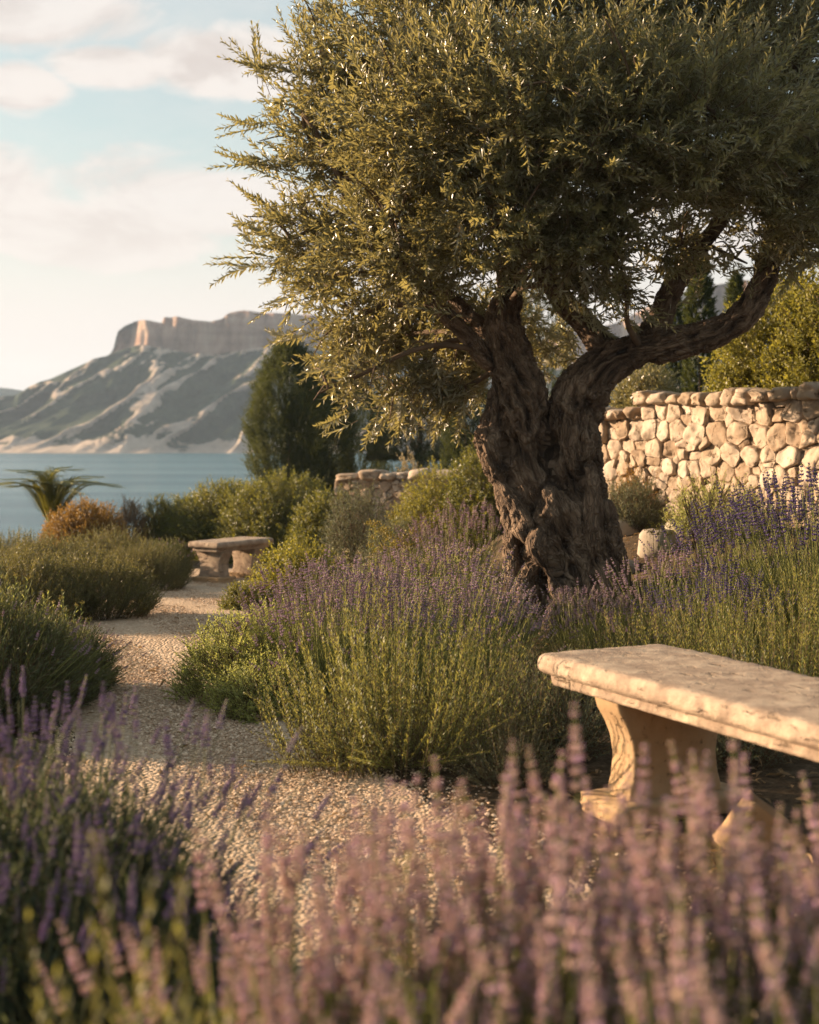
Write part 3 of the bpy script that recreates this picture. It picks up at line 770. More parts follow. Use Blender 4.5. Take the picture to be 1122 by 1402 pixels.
cr = Tri(); px_m = DT / F
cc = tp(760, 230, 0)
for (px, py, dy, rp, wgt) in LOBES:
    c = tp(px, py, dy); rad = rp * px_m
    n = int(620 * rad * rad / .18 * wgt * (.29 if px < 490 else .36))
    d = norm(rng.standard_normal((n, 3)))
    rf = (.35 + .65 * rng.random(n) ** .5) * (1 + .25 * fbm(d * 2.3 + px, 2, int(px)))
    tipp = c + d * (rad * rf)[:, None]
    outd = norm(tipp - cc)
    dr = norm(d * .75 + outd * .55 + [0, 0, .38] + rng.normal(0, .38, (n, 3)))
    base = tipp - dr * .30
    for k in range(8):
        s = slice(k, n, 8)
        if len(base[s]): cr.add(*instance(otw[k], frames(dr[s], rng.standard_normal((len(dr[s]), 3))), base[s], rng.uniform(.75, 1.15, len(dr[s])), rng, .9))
# long loose shoots that break the outline
for (x0, y0, x1, y1) in ((395, 130, 308, 48), (360, 120, 345, 40), (420, 60, 398, 12), (450, 40, 432, -10), (370, 170, 300, 185), (380, 215, 296, 208), (390, 300, 325, 255), (380, 370, 282, 357), (370, 330, 318, 315), (430, 400, 358, 432), (430, 450, 366, 480), (470, 500, 408, 508), (490, 560, 436, 590), (520, 570, 500, 612), (600, 560, 590, 606), (560, 540, 545, 590), (640, 540, 628, 600),
                         (410, 250, 330, 225), (400, 90, 330, 95), (760, 415, 858, 468), (860, 430, 890, 465), (1060, 360, 1012, 372), (1100, 350, 1060, 380)):
    for q in range(3):
        a = tp(x0 + rng.normal(0, 10), y0 + rng.normal(0, 10), rng.normal(-.1, .25)); b = tp(x1 + rng.normal(0, 9) * (q > 0), y1 + rng.normal(0, 9) * (q > 0), rng.normal(-.15, .2))
        d = norm(b - a)[None]; L_ = np.linalg.norm(b - a)
        t5 = twig(rng, L_, int(L_ / .024), .066, .0155, ang=44, bend=rng.uniform(-.2, .2), sr=.0022, start=.1, per=2, four=True, taper=.6, curl=.08, fold=.3)[0]
        cr.add(*instance(t5, frames(d, np.array([[0., 0, 1]])), a[None], 1, rng, .6))
crown = obj('crown', tri_mesh('olive_crown', cr, [MT['twig'], MT['olive']]), tree)

# thinner branches from the limbs out into the lobes
brm = solid_mat('olive_branch_bark', [(0, (.060, .040, .026)), (1, (.170, .120, .078))], .85, noise=14, bump=.6)
seg = np.concatenate([limb(L)[0][len(limb(L)[0]) // 2:] for L in (LIMBS[0], LIMBS[1], LIMBS[9], LIMBS[10], LIMBS[11], LIMBS[12])])
for (px, py, dy, rp, wgt) in LOBES[:38]:
    c = tp(px, py, dy); k = np.argmin(np.linalg.norm(seg - c, axis=1) + np.maximum(0, seg[:, 2] - c[2]) * 1.5)
    p0 = seg[k]; mid = (p0 + c) / 2 + rng.normal(0, .06, 3) + [0, 0, .08]
    P = smooth_path([p0, mid, c, c + (c - mid) * .4], 5)
    b = Tri(); V, Fc = tube(P, np.linspace(.022, .006, len(P)), 7); b.add(V, Fc, 0, .5)
    for _ in range(5):
        i0 = rng.integers(4, len(P) - 2); e = P[i0] + norm(rng.standard_normal(3) + norm(c - p0)) * rp * px_m * .8
        Q = smooth_path([P[i0], (P[i0] + e) / 2 + [0, 0, .05], e], 4); V, Fc = tube(Q, np.linspace(.009, .003, len(Q)), 5); b.add(V, Fc, 0, .6)
    obj('branch', tri_mesh('olive_branch', b, [brm], True), tree)

# ------------------------------------------------------------------ dry stone walls
def rounded_cube(cuts=4):
    import bmesh
    bm = bmesh.new(); bmesh.ops.create_cube(bm, size=2)
    bmesh.ops.subdivide_edges(bm, edges=bm.edges[:], cuts=cuts, use_grid_fill=True)
    V = np.array([v.co[:] for v in bm.verts]); Q = np.array([[v.index for v in f.verts] for f in bm.faces]); bm.free()
    pn = (np.abs(V) ** 5).sum(1) ** (1 / 5)
    return V / pn[:, None], Q
RCV, RCQ = rounded_cube(5)
def stones(cells, depth, rng, rough=.17):
    """cells (along, height, width, tall) -> rounded irregular stones in wall space (x along, y through, z up)"""
    T = Tri(); tri = quads_tri(RCQ)
    for (cx, cz, w, h, dp) in cells:
        sh = rng.uniform(-.10, .10, 3)
        V = RCV.copy()
        V[:, 0] *= 1 + sh[0] * V[:, 2]; V[:, 2] *= 1 + sh[1] * V[:, 0] * 1.1
        off = rng.random(3) * 90
        V = V * (1 + rough * fbm(V * 1.1 + off, 3, 3))[:, None] + .09 * fbm(V * 3.0 + off, 3, 5)[:, None] * V
        V = V * [w / 2, dp / 2, h / 2]
        a = rng.normal(0, .05); ca, sa = math.cos(a), math.sin(a)
        V = np.stack([V[:, 0] * ca - V[:, 2] * sa, V[:, 1], V[:, 0] * sa + V[:, 2] * ca], 1)
        V += [cx, -depth / 2 + dp / 2 - rng.uniform(.0, .05), cz]
        T.add(V, tri, 0, np.clip(rng.beta(1.3, 1.3), 0, 1))
    return T
def rubble(L, z0, topf, rng, rmin, rmax, flat=1.0):
    """irregular close-fitted stones: polygons of a weighted cell diagram, each raised into a rough block"""
    S = []; Rr = []
    z1 = max(topf(x) for x in np.linspace(0, L, 20))
    z = z0
    while z < z1:                                     # rough courses of uneven height
        h = rng.uniform(rmin, rmax); x = -.15
        while x < L + .15:
            w = h * rng.uniform(.85, 1.75) * rng.choice([1, 1, 1, .6]); hh = h * rng.uniform(.9, 1.1); wob = .03 * math.sin(x * 2.3 + z * 4) + rng.normal(0, .012)
            if rng.random() < .30:                    # a tall place filled by two flat stones
                k = rng.uniform(.36, .64)
                S += [np.array([x + w / 2, z + wob + h * k / 2]), np.array([x + w / 2 + rng.normal(0, .015), z + wob + h * (k + (1 - k) / 2)])]; Rr += [h * k * .5, h * (1 - k) * .5]
            else:
                S.append(np.array([x + w / 2, z + wob + h / 2])); Rr.append(hh * .5)
            if rng.random() < .28: S.append(np.array([x + w, z + wob + rng.choice([.0, h]) + rng.normal(0, .012)])); Rr.append(.018)
            x += w
        z += h
    S = np.array(S); Rr = np.array(Rr); Q = S / [flat, 1]
    T = Tri(); n = 24
    for i in range(len(S)):
        poly = [np.array(p) for p in ((-.5, -.5), (.5, -.5), (.5, .5), (-.5, .5))]
        poly = [Q[i] + p for p in poly]
        d2 = ((Q - Q[i]) ** 2).sum(1); nb = np.argsort(d2)[1:26]
        planes = []
        for j in nb:
            nrm = Q[j] - Q[i]; c = (Q[j] @ Q[j] - Q[i] @ Q[i] - Rr[j] ** 2 + Rr[i] ** 2) / 2
            planes.append((nrm, c))
        planes.append((np.array([0, 1.]), topf(S[i][0]) + rng.normal(0, .008)))
        planes += [(np.array([-1., 0]), .02 + rng.uniform(0, .03)), (np.array([1., 0]), L / flat + .02)]
        for nrm, c in planes:
            out = []
            for k in range(len(poly)):
                p, q_ = poly[k], poly[(k + 1) % len(poly)]; dp, dq = p @ nrm - c, q_ @ nrm - c
                if dp <= 0: out.append(p)
                if dp * dq < 0: out.append(p + (q_ - p) * dp / (dp - dq))
            poly = out
            if len(poly) < 3: break
        if len(poly) < 3: continue
        P = np.array(poly) * [flat, 1]
        if P[:, 0].max() < 0 or P[:, 0].min() > L: continue
        for w_ in (.09, .22): P = np.stack([P * (1 - w_) + np.roll(P, -1, 0) * w_, P * w_ + np.roll(P, -1, 0) * (1 - w_)], 1).reshape(-1, 2)
        c = P.mean(0); seg_ = np.linalg.norm(np.roll(P, -1, 0) - P, axis=1); cum = np.concatenate([[0], np.cumsum(seg_)])
        if cum[-1] < .06: continue
        tt_ = np.linspace(0, cum[-1], n, endpoint=False); PP = np.concatenate([P, P[:1]])
        P = np.stack([np.interp(tt_, cum, PP[:, 0]), np.interp(tt_, cum, PP[:, 1])], 1) - c
        size = np.linalg.norm(P, axis=1).mean(); g_ = max(.6, 1 - .0032 / size)
        bulge = size * rng.uniform(.08, .20); pro = rng.uniform(-.015, .022); tilt = rng.normal(0, .16, 2)
        V = []
        for sc_, o_ in ((.97, -.09), (1, -.03), (.985, 0), (.94, .35), (.84, .68), (.66, .88), (.36, .98)):
            ring = P * sc_ * g_; outw = np.where(o_ <= 0, o_, o_ * bulge)
            V.append(np.column_stack([ring[:, 0], np.full(n, -(outw + pro)) - (ring @ tilt) * (o_ > 0), ring[:, 1]]))
        V.append(np.array([[0, -(bulge + pro), 0]])); V = np.concatenate(V)
        off = rng.random(3) * 50; nz = np.stack([fbm(V * 9 + off + 7 * k, 3, 60 + k) for k in range(3)], 1) * [.011, .030, .011] * min(1.2, size / .07)
        nz += np.stack([fbm(V * 30 + off + 7 * k, 2, 70 + k) for k in range(3)], 1) * [.003, .007, .003]
        V = V + nz
        V += [c[0], 0, c[1]]
        m = 7; ii, jj_ = np.meshgrid(np.arange(m - 1), np.arange(n), indexing='ij'); ii = ii.ravel(); jj_ = jj_.ravel(); j2 = (jj_ + 1) % n
        Fc = quads_tri(np.stack([ii * n + jj_, ii * n + j2, (ii + 1) * n + j2, (ii + 1) * n + jj_], 1))
        j = np.arange(n); Fc = np.concatenate([Fc, np.stack([np.full(n, m * n), (m - 1) * n + j, (m - 1) * n + (j + 1) % n], 1)])
        T.add(V, Fc, 0, np.clip(rng.beta(1.2, 1.2), 0, 1))
    return T
def wall(name, label, A, T2, L, z0, topf, depth, seed, hs, coping=(.16, .34)):
    rng = np.random.default_rng(seed)
    ang = math.atan2(T2[1], T2[0])
    root = empty(name, (A[0], A[1], 0), ang); tag(root, label, 'wall')
    T = rubble(L, z0, topf, rng, *hs)
    T.v = [v + [0, -depth / 2 + .05, 0] for v in T.v]
    o = obj('masonry', tri_mesh('rubble_masonry', T, [MT['wall']], True), root)
    # earth core behind the faces
    core = Tri(); xs_ = np.linspace(0, L, 30)
    zt_ = np.array([topf(x) - .07 for x in xs_])
    Vc = []
    for x, zt in zip(xs_, zt_): Vc += [(x, -depth / 2 + .075, z0 - .4), (x, depth / 2 - .02, z0 - .4), (x, depth / 2 - .02, zt), (x, -depth / 2 + .075, zt)]
    qs = []
    for k in range(len(xs_) - 1):
        for s in range(4): qs.append((k * 4 + s, k * 4 + (s + 1) % 4, k * 4 + 4 + (s + 1) % 4, k * 4 + 4 + s))
    qs += [(0, 3, 2, 1), tuple(len(Vc) - 4 + s for s in range(4))]
    core.add(np.array(Vc), quads_tri(qs), 0, .5)
    obj('core', tri_mesh('wall_core', core, [MT['mortar']]), root)
    cop = []; x = -.02
    while x < L:
        w = rng.uniform(*coping); h = rng.uniform(.07, .13)
        cop.append((x + w / 2, topf(x + w / 2) + h * .30, w * .98, h, depth * 1.06)); x += w
    obj('coping', tri_mesh('coping_stones', stones(cop, depth * 1.06, rng, .24), [MT['wall']], True), root)
    return root
def top_right(x): return 1.26 + (.10 if x > 1.85 else 0) + .012 * math.sin(x * 4)
A0 = WA - WT * 1.25
wall('retaining_wall', 'tall honey coloured dry stone wall glowing in the sun right of the trunk', A0, WT, 6.2, .0, top_right, .32, 3, (.075, .165), (.08, .20))
def top_low(x): return .62 + .07 * x / 2
LW = np.array([-.80, 16.6]); LT = norm(np.array([2.3, -1.0]))
wall('low_wall', 'low grey stone wall in front of the dark trees left of the trunk', LW, LT, 2.6, -.55, top_low, .34, 9, (.09, .18), (.14, .34))

# boulders at the foot of the wall
def boulder(seed, w, h, dp, subd=3):
    import bmesh
    rng = np.random.default_rng(seed); bm = bmesh.new(); bmesh.ops.create_icosphere(bm, subdivisions=subd, radius=1)
    V = np.array([v.co[:] for v in bm.verts]); Fc = np.array([[v.index for v in f.verts] for f in bm.faces]); bm.free()
    V = V / ((np.abs(V) ** 3.2).sum(1) ** (1 / 3.2))[:, None]
    V *= (1 + .14 * fbm(V * 1.2 + seed, 3, seed) + .04 * fbm(V * 5 + seed, 3, seed))[:, None]
    V *= [w / 2, dp / 2, h / 2]; V[:, 2] += h * .42
    T = Tri(); T.add(V, Fc, 0, rng.uniform(.3, .8)); return tri_mesh('boulder_rock', T, [MT['boulder']], True)
for sd, px, py, d, w, h, dp, lb in ((1, 901, 742, 9.3, .26, .20, .24, 'rounded pale boulder standing upright between wall and lavender'),
                                    (2, 942, 742, 9.6, .28, .16, .26, 'flat topped pale boulder beside the upright one, nearer the wall'),
                                    (3, 850, 762, 9.1, .22, .12, .24, 'low pale boulder just right of the olive trunk'),
                                    (4, 848, 720, 10.2, .26, .17, .24, 'grey boulder between olive trunk and foot of wall')):
    x = wx(px, d); tag(obj('boulder', boulder(sd, w, h, dp), None, (x, d, g1(x, d) - .03), (0, 0, sd)), lb, 'boulder', 'boulders below the wall')

# ------------------------------------------------------------------ stone benches
def slab_mesh(L, W, prof, rough, seed, step=.014):
    """prof: rows (inset, z) from underside to the top edge, swept round a rectangle L x W with its corner at the origin"""
    cr_ = .018
    def loop(ins):
        x0, x1, y0, y1 = ins, L - ins, ins, W - ins
        pts = []
        for (a, b) in (((x0 + cr_, y0), (x1 - cr_, y0)), ((x1, y0 + cr_), (x1, y1 - cr_)), ((x1 - cr_, y1), (x0 + cr_, y1)), ((x0, y1 - cr_), (x0, y0 + cr_))):
            ln = L if abs(a[0] - b[0]) > abs(a[1] - b[1]) else W
            for t in np.linspace(0, 1, max(4, int(ln / step))): pts.append((a[0] + (b[0] - a[0]) * t, a[1] + (b[1] - a[1]) * t))
        return np.array(pts)
    V = []; n = None
    for ins, z in prof:
        p = loop(ins); n = len(p); V.append(np.column_stack([p, np.full(n, z)]))
    for ins in (.03, .07, .12, .18, W * .46):
        p = loop(prof[-1][0] + ins); V.append(np.column_stack([p, np.full(n, prof[-1][1] + .0006)]))
    V = np.concatenate(V); m = len(prof) + 5
    i, j = np.meshgrid(np.arange(m - 1), np.arange(n), indexing='ij'); i = i.ravel(); j = j.ravel(); jj = (j + 1) % n
    q = np.stack([i * n + j, i * n + jj, (i + 1) * n + jj, (i + 1) * n + j], 1)
    Fc = quads_tri(q)
    V = np.concatenate([V, V[:n].mean(0)[None]]); j = np.arange(n); Fc = np.concatenate([Fc, np.stack([np.full(n, len(V) - 1), (j + 1) % n, j], 1)])
    nz = fbm(V * 26 + seed, 4, seed); nz2 = fbm(V * 70 + seed, 3, seed + 1)
    c = np.array([L / 2, W / 2, 0]); out = norm((V - c) * [1 / L, 1 / W, 0] + 1e-6)
    onedge = (V[:, 2] < prof[-1][1] - .0001) | (np.minimum(np.minimum(V[:, 0], L - V[:, 0]), np.minimum(V[:, 1], W - V[:, 1])) < .03)
    V = V + out * ((nz * .8 + nz2 * .5 - .15) * rough * onedge)[:, None]
    V[:, 2] += (nz * .5 + nz2 * .3) * rough * np.where(onedge, .8, .25)
    T = Tri(); T.add(V, Fc, 0, .5); return tri_mesh('bench_slab', T, [MT['bench']], True)
PROF = [(.055, 0), (.040, .001), (.036, .005), (.034, .012), (.034, .030), (.032, .035), (.016, .038), (.013, .042), (.007, .046), (.001, .054), (0, .066), (.001, .080), (.005, .092), (.012, .099), (.022, .102)]
def leg_mesh(w_top, w_mid, w_bot, h, th, seed, mat='bench_leg'):
    """upright slab, waisted: width along y, thickness along x, foot at z=0"""
    zs = np.linspace(0, 1, 22)
    hw = np.interp(zs, [0, .1, .2, .42, .6, .78, .9, 1], [w_bot, w_bot * .97, w_mid * 1.04, w_mid, w_mid * 1.06, w_mid * 1.22, w_top * .96, w_top]) / 2
    prof = []; b = .012
    for z, h2 in zip(zs, hw):
        row = []
        for (sx, sy) in ((1, -1), (1, 1), (-1, 1), (-1, -1)):
            cxn, cyn = sx * (th / 2 - b), sy * (h2 - b); a0 = math.atan2(sy, sx)
            for a in (-.7, -.25, .25, .7):
                row.append((cxn + b * math.cos(a0 + a), cyn + b * math.sin(a0 + a), z * h))
        order = np.argsort([math.atan2(p[1], p[0]) for p in row]); prof.append(np.array(row)[order])
    prof = np.array(prof); m, n = prof.shape[:2]
    V = prof.reshape(-1, 3)
    i, j = np.meshgrid(np.arange(m - 1), np.arange(n), indexing='ij'); i = i.ravel(); j = j.ravel(); jj = (j + 1) % n
    Fc = quads_tri(np.stack([i * n + j, i * n + jj, (i + 1) * n + jj, (i + 1) * n + j], 1))
    V = V * (1 + .010 * fbm(V * 14 + seed, 3, seed))[:, None] * [1, 1, 1]
    T = Tri(); T.add(V, Fc, 0, .5); return tri_mesh('bench_leg', T, [MT[mat]], True)
def block_mesh(w, d, h, seed, mat='bench_leg', rough=.04):
    V = RCV.copy(); pn = (np.abs(V) ** 14).sum(1) ** (1 / 14) * 1.0
    V = V / np.max(np.abs(V), axis=1, keepdims=True) ; V = V / ((np.abs(V) ** 16).sum(1) ** (1 / 16))[:, None]
    V = V * (1 + rough * fbm(V * 2 + seed, 3, seed))[:, None] * [w / 2, d / 2, h / 2] + [0, 0, h / 2]
    T = Tri(); T.add(V, quads_tri(RCQ), 0, .5); return tri_mesh('stone_block', T, [MT[mat]], True)
def bench(label, corner, ang, L, W, legs, H, gl, seed, leg_w, group='stone garden benches'):
    root = empty('stone_bench', (corner[0], corner[1], gl), ang); tag(root, label, 'bench', group)
    obj('seat', slab_mesh(L, W, PROF, .0085 if L > 1.2 else .0035, seed), root, (0, 0, H - .102))
    for k, lx in enumerate(legs):
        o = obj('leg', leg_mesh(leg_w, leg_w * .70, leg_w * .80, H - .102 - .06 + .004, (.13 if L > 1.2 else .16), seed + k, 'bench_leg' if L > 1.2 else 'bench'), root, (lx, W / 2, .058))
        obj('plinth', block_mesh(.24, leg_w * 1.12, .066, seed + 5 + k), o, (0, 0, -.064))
    return root
# near bench: local x runs towards the camera along its length, y across it
lx = norm(np.array([.44, -.898])); ang = math.atan2(lx[1], lx[0])
P1 = np.array([wx(731, 4.65), 4.65])
bench('long pale stone bench with a rough moulded slab at the right edge', P1, ang, 1.75, .515, (.36, 1.45), .40 + .06 + .0, -.06, 4, .44)
# far bench
c0 = np.array([wx(300, 14.3), 14.3])
bench('small weathered stone bench at the far end of the gravel path', c0, R(58), .92, .42, (.18, .72), .42, g1(c0[0], 14.4), 8, .36)

# broken piece of stone leaning under the near bench
x_, y_ = wx(1006, 4.05), 4.05
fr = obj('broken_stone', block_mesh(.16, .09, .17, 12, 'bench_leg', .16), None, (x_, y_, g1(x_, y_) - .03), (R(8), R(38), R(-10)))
tag(fr, 'broken wedge of orange lit stone leaning in the soil under the near bench', 'stone')

# ------------------------------------------------------------------ planting
FO, BL, ST_ = 'foliage', 'bloom', 'stem'
LG, RG, SG = 'lavender plants in the beds', 'rosemary bushes in the beds', 'rounded shrubs in the garden'

# rosemary
RM0 = rosemary_mesh(5, 100, .25, .70, 38, needle=.031, width=.0056, pairs=34, per=3, ang=38)
RM1 = rosemary_mesh(1, 100, .22, .60, 40, pairs=30, per=3, ang=38)
RM2 = rosemary_mesh(2, 100, .22, .52, 44, pairs=30)
RM3 = rosemary_mesh(3, 130, .24, .44, 50, pairs=22)
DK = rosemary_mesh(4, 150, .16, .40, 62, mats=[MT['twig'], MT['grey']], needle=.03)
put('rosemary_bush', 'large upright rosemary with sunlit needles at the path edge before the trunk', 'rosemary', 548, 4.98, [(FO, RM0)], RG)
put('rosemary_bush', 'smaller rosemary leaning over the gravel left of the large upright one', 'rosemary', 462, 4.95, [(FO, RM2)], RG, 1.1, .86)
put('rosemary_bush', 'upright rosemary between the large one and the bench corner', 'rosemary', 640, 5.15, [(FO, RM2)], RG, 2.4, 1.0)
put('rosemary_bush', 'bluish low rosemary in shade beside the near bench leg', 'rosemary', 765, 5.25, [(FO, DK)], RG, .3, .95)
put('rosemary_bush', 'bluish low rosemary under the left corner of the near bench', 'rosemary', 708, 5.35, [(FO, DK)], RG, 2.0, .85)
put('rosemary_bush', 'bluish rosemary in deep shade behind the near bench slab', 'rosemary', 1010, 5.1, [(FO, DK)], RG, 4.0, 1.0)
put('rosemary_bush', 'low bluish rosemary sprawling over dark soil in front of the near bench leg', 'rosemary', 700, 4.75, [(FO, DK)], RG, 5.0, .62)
put('rosemary_bush', 'tall sunlit rosemary with yellow stems behind the bench at the right edge', 'rosemary', 1085, 5.75, [(FO, RM1)], RG, 3.0, 1.0)
put('rosemary_bush', 'rosemary behind the middle of the near bench slab', 'rosemary', 975, 6.05, [(FO, RM2)], RG, .7, 1.0)
put('rosemary_bush', 'rosemary behind the back corner of the near bench slab', 'rosemary', 885, 6.1, [(FO, RM2)], RG, 3.7, .92)
put('rosemary_bush', 'rosemary in front of the foot of the olive trunk', 'rosemary', 800, 6.3, [(FO, RM3)], RG, 5.0, (.86, .86, .60))
put('rosemary_bush', 'rosemary above the bluish bush left of the bench corner', 'rosemary', 715, 6.0, [(FO, RM3)], RG, 1.0, (.84, .84, .62))
put('rosemary_bush', 'rosemary between tall sunlit one and purple lavender at the right edge', 'rosemary', 1130, 6.5, [(FO, RM1)], RG, 1.7, 1.05)
def dome(seed, n, rx, H, twigL=.24):
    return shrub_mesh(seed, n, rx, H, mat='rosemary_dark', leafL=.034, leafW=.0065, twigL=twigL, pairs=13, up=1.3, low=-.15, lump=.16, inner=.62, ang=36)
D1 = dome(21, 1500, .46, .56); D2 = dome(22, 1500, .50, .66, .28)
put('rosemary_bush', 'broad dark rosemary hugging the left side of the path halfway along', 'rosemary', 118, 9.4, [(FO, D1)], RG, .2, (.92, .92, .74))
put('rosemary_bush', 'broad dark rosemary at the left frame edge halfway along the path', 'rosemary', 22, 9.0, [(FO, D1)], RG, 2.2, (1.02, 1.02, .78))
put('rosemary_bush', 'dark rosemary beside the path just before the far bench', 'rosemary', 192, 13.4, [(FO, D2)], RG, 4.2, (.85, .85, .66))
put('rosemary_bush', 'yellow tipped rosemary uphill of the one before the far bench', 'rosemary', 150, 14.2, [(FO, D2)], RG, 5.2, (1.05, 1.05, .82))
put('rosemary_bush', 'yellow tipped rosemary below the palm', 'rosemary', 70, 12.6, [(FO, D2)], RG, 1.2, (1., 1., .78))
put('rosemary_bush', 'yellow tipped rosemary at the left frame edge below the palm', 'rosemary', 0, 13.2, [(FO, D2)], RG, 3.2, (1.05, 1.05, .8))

# lavender of the middle ground
LV1, LB1, _ = lavender_mesh(11, 230, .17, .60, 46, bloom='lav_bloom_mid', spikeL=.062, spikeW=.019)
LV2, LB2, _ = lavender_mesh(12, 210, .17, .55, 48, bloom='lav_bloom_mid', spikeL=.055, spikeW=.018)
LV3, LB3, _ = lavender_mesh(13, 230, .20, .70, 38, bloom='lav_bloom_deep', spikeL=.075, spikeW=.021)
LD4 = shrub_mesh(15, 1300, .30, .46, mat='lav_leaf', leafL=.034, leafW=.0058, twigL=.20, pairs=12, up=1.0, low=-.2, lump=.16, inner=.6, ang=38)
LV4, LB4, _ = lavender_mesh(14, 170, .18, .50, 55, bloom='lav_bloom_mid', spikeL=.035, share=.5)
for px, d, sc, rz, v, lb in (
    (440, 6.3, .92, 0, 2, 'lavender leaning over the pale green cushion on the path edge'),
    (480, 6.1, .95, 1, 1, 'lavender just behind the smaller rosemary by the path'),
    (560, 6.3, .95, 2, 2, 'lavender just behind the large upright rosemary'),
    (640, 6.5, (.95, .95, .84), 3, 1, 'lavender close to the left foot of the olive trunk'),
    (440, 7.1, .90, 4, 1, 'lavender with dusty purple spikes behind the path edge lavender'),
    (525, 7.3, .98, 5, 2, 'lavender in front of the pale euphorbia'),
    (610, 7.4, 1.0, 0.5, 1, 'lavender between the pale euphorbia and olive trunk'),
    (668, 7.3, (.9, .9, .66), 1.5, 2, 'lavender touching the left side of the trunk'),
    (795, 7.4, (.8, .8, .62), 2.5, 1, 'sparse lavender with tall spikes in front of the trunk base'),
    (860, 7.2, (.8, .8, .66), 3.5, 2, 'lavender at the right foot of the olive trunk'),
    (925, 7.2, .92, 4.5, 1, 'lavender below the boulders'),
    (640, 10.4, 1.1, 5.5, 1, 'lavender with pink spikes below the low wall'),
    (585, 10.6, .95, 0.2, 1, 'lavender with pink spikes left of the one below the low wall')):
    f, b = ((LV1, LB1), (LV2, LB2))[v - 1]
    put('lavender_plant', lb, 'lavender', px, d, [(FO, f), (BL, b)], LG, rz, sc)
for px, d, sc, rz, lb in (
    (1010, 7.4, .92, 0, 'deep purple lavender beside the dry stalks under the wall'),
    (1075, 7.3, 1.02, 1, 'deep purple lavender against the sunlit wall near the right edge'),
    (1135, 7.0, 1.12, 2, 'tallest deep purple lavender cut by the right edge'),
    (990, 6.7, .74, 3, 'low deep purple lavender behind the bench rosemary')):
    put('lavender_plant', lb, 'lavender', px, d, [(FO, LV3), (BL, LB3)], LG, rz, sc)
for px, d, sc, rz, lb in (
    (20, 6.0, (1., 1., .88), 0, 'loose faded lavender at the left edge with yellow sprigs'),
    (76, 6.4, (.85, .85, .66), 1, 'loose faded lavender spilling over the left edge of the path'),
    (-40, 5.7, 1.2, 2, 'faded lavender cut by the left frame edge'),
    (226, 14.9, .85, 3, 'faded lavender left of the far bench')):
    put('lavender_plant', lb, 'lavender', px, d, [(FO, LD4), ('stalk', LV4), (BL, LB4)], LG, rz, sc)
# yellow flowered sprigs among the faded lavender
def sprig_mesh(seed, n, H, head='euph', leaf='santolina', hw=.05, tilt=24, rb=.10):
    rng = np.random.default_rng(seed); T = Tri(); Hd = Tri()
    P, d, out, u = spread(rng, n, rb, tilt); sc = H * rng.uniform(.65, 1.05, n)
    tw, cur, tan = twig(rng, 1.0, 13, .035 / H, .009 / H, ang=60, bend=-.12, sr=.003 / H, start=.15, per=2, four=False, taper=.4)
    Fm = frames(d, out + rng.normal(0, .4, (n, 3))); T.add(*instance(tw, Fm, P, sc, rng, .8))
    tip = P + np.einsum('nij,j->ni', Fm, cur([1.0])[0]) * sc[:, None]
    m = 26; q = norm(rng.standard_normal((m, 3))) ; q[:, 2] = np.abs(q[:, 2])
    bud = instance((OCT[0] * [.8, .8, .8], OCT[1], np.zeros(8, int), np.full(6, .5)), frames(q, rng.standard_normal((m, 3))), q * hw * rng.uniform(.3, 1, (m, 1)), hw * rng.uniform(.25, .45, m), rng, 1.5)
    Hd.add(*instance((bud[0], bud[1], bud[2], bud[3]), Fm, tip, rng.uniform(.6, 1.2, n), rng, .6))
    hs = [(tip[q], Fm[q], 1.0) for q in range(n)]; T1 = Tri(); T1.add(*bud)
    return tri_mesh('sprig_foliage', T, [MT['stem'], MT[leaf]]), tri_mesh('flower_heads', Hd, [MT[head]]), tri_mesh('flower_head', T1, [MT[head]]), hs
SY = sprig_mesh(31, 34, .48, 'euph', 'santolina', .016)
for px, d, sc, rz, lb in ((20, 5.9, 1, 0, 'yellow flowering sprigs among the faded lavender at the left edge'), (62, 6.4, .95, 2, 'yellow flowering sprigs above the faded lavender by the path'), (-25, 6.6, 1.1, 3, 'yellow flowering sprigs cut by the left frame edge')):
    put('flowering_herb', lb, 'herb', px, d, [(FO, SY[0]), ('flower_head', SY[1])], 'yellow flowering herbs', rz, sc)
SE = sprig_mesh(32, 26, .72, 'euph', 'yellow', .042, 18, .12)
SEH = [('flower_head', SE[2], None, Matrix([[*B[0], P[0]], [*B[1], P[1]], [*B[2], P[2]], [0, 0, 0, 1]])) for P, B, L in SE[3]]
SC = sprig_mesh(33, 60, .50, 'cream', 'santolina', .030, 30, .18)
put('euphorbia_plant', 'euphorbia with tall golden heads below the low wall', 'euphorbia', 535, 9.4, [(FO, SE[0])] + SEH, 'euphorbias', 0, .98)
put('euphorbia_plant', 'pale green euphorbia with cream heads behind the lavender', 'euphorbia', 520, 8.3, [(FO, SC[0]), ('flower_head', SC[1])], 'euphorbias', 0, .98)
put('euphorbia_plant', 'yellowish euphorbia with cream heads against the left of the trunk', 'euphorbia', 615, 8.7, [(FO, SC[0]), ('flower_head', SC[1])], 'euphorbias', 2, 1.05)
put('euphorbia_plant', 'slender euphorbia with yellow heads in front of the boulders', 'euphorbia', 905, 8.6, [(FO, SE[0])] + SEH, 'euphorbias', 3, (.45, .45, .62))

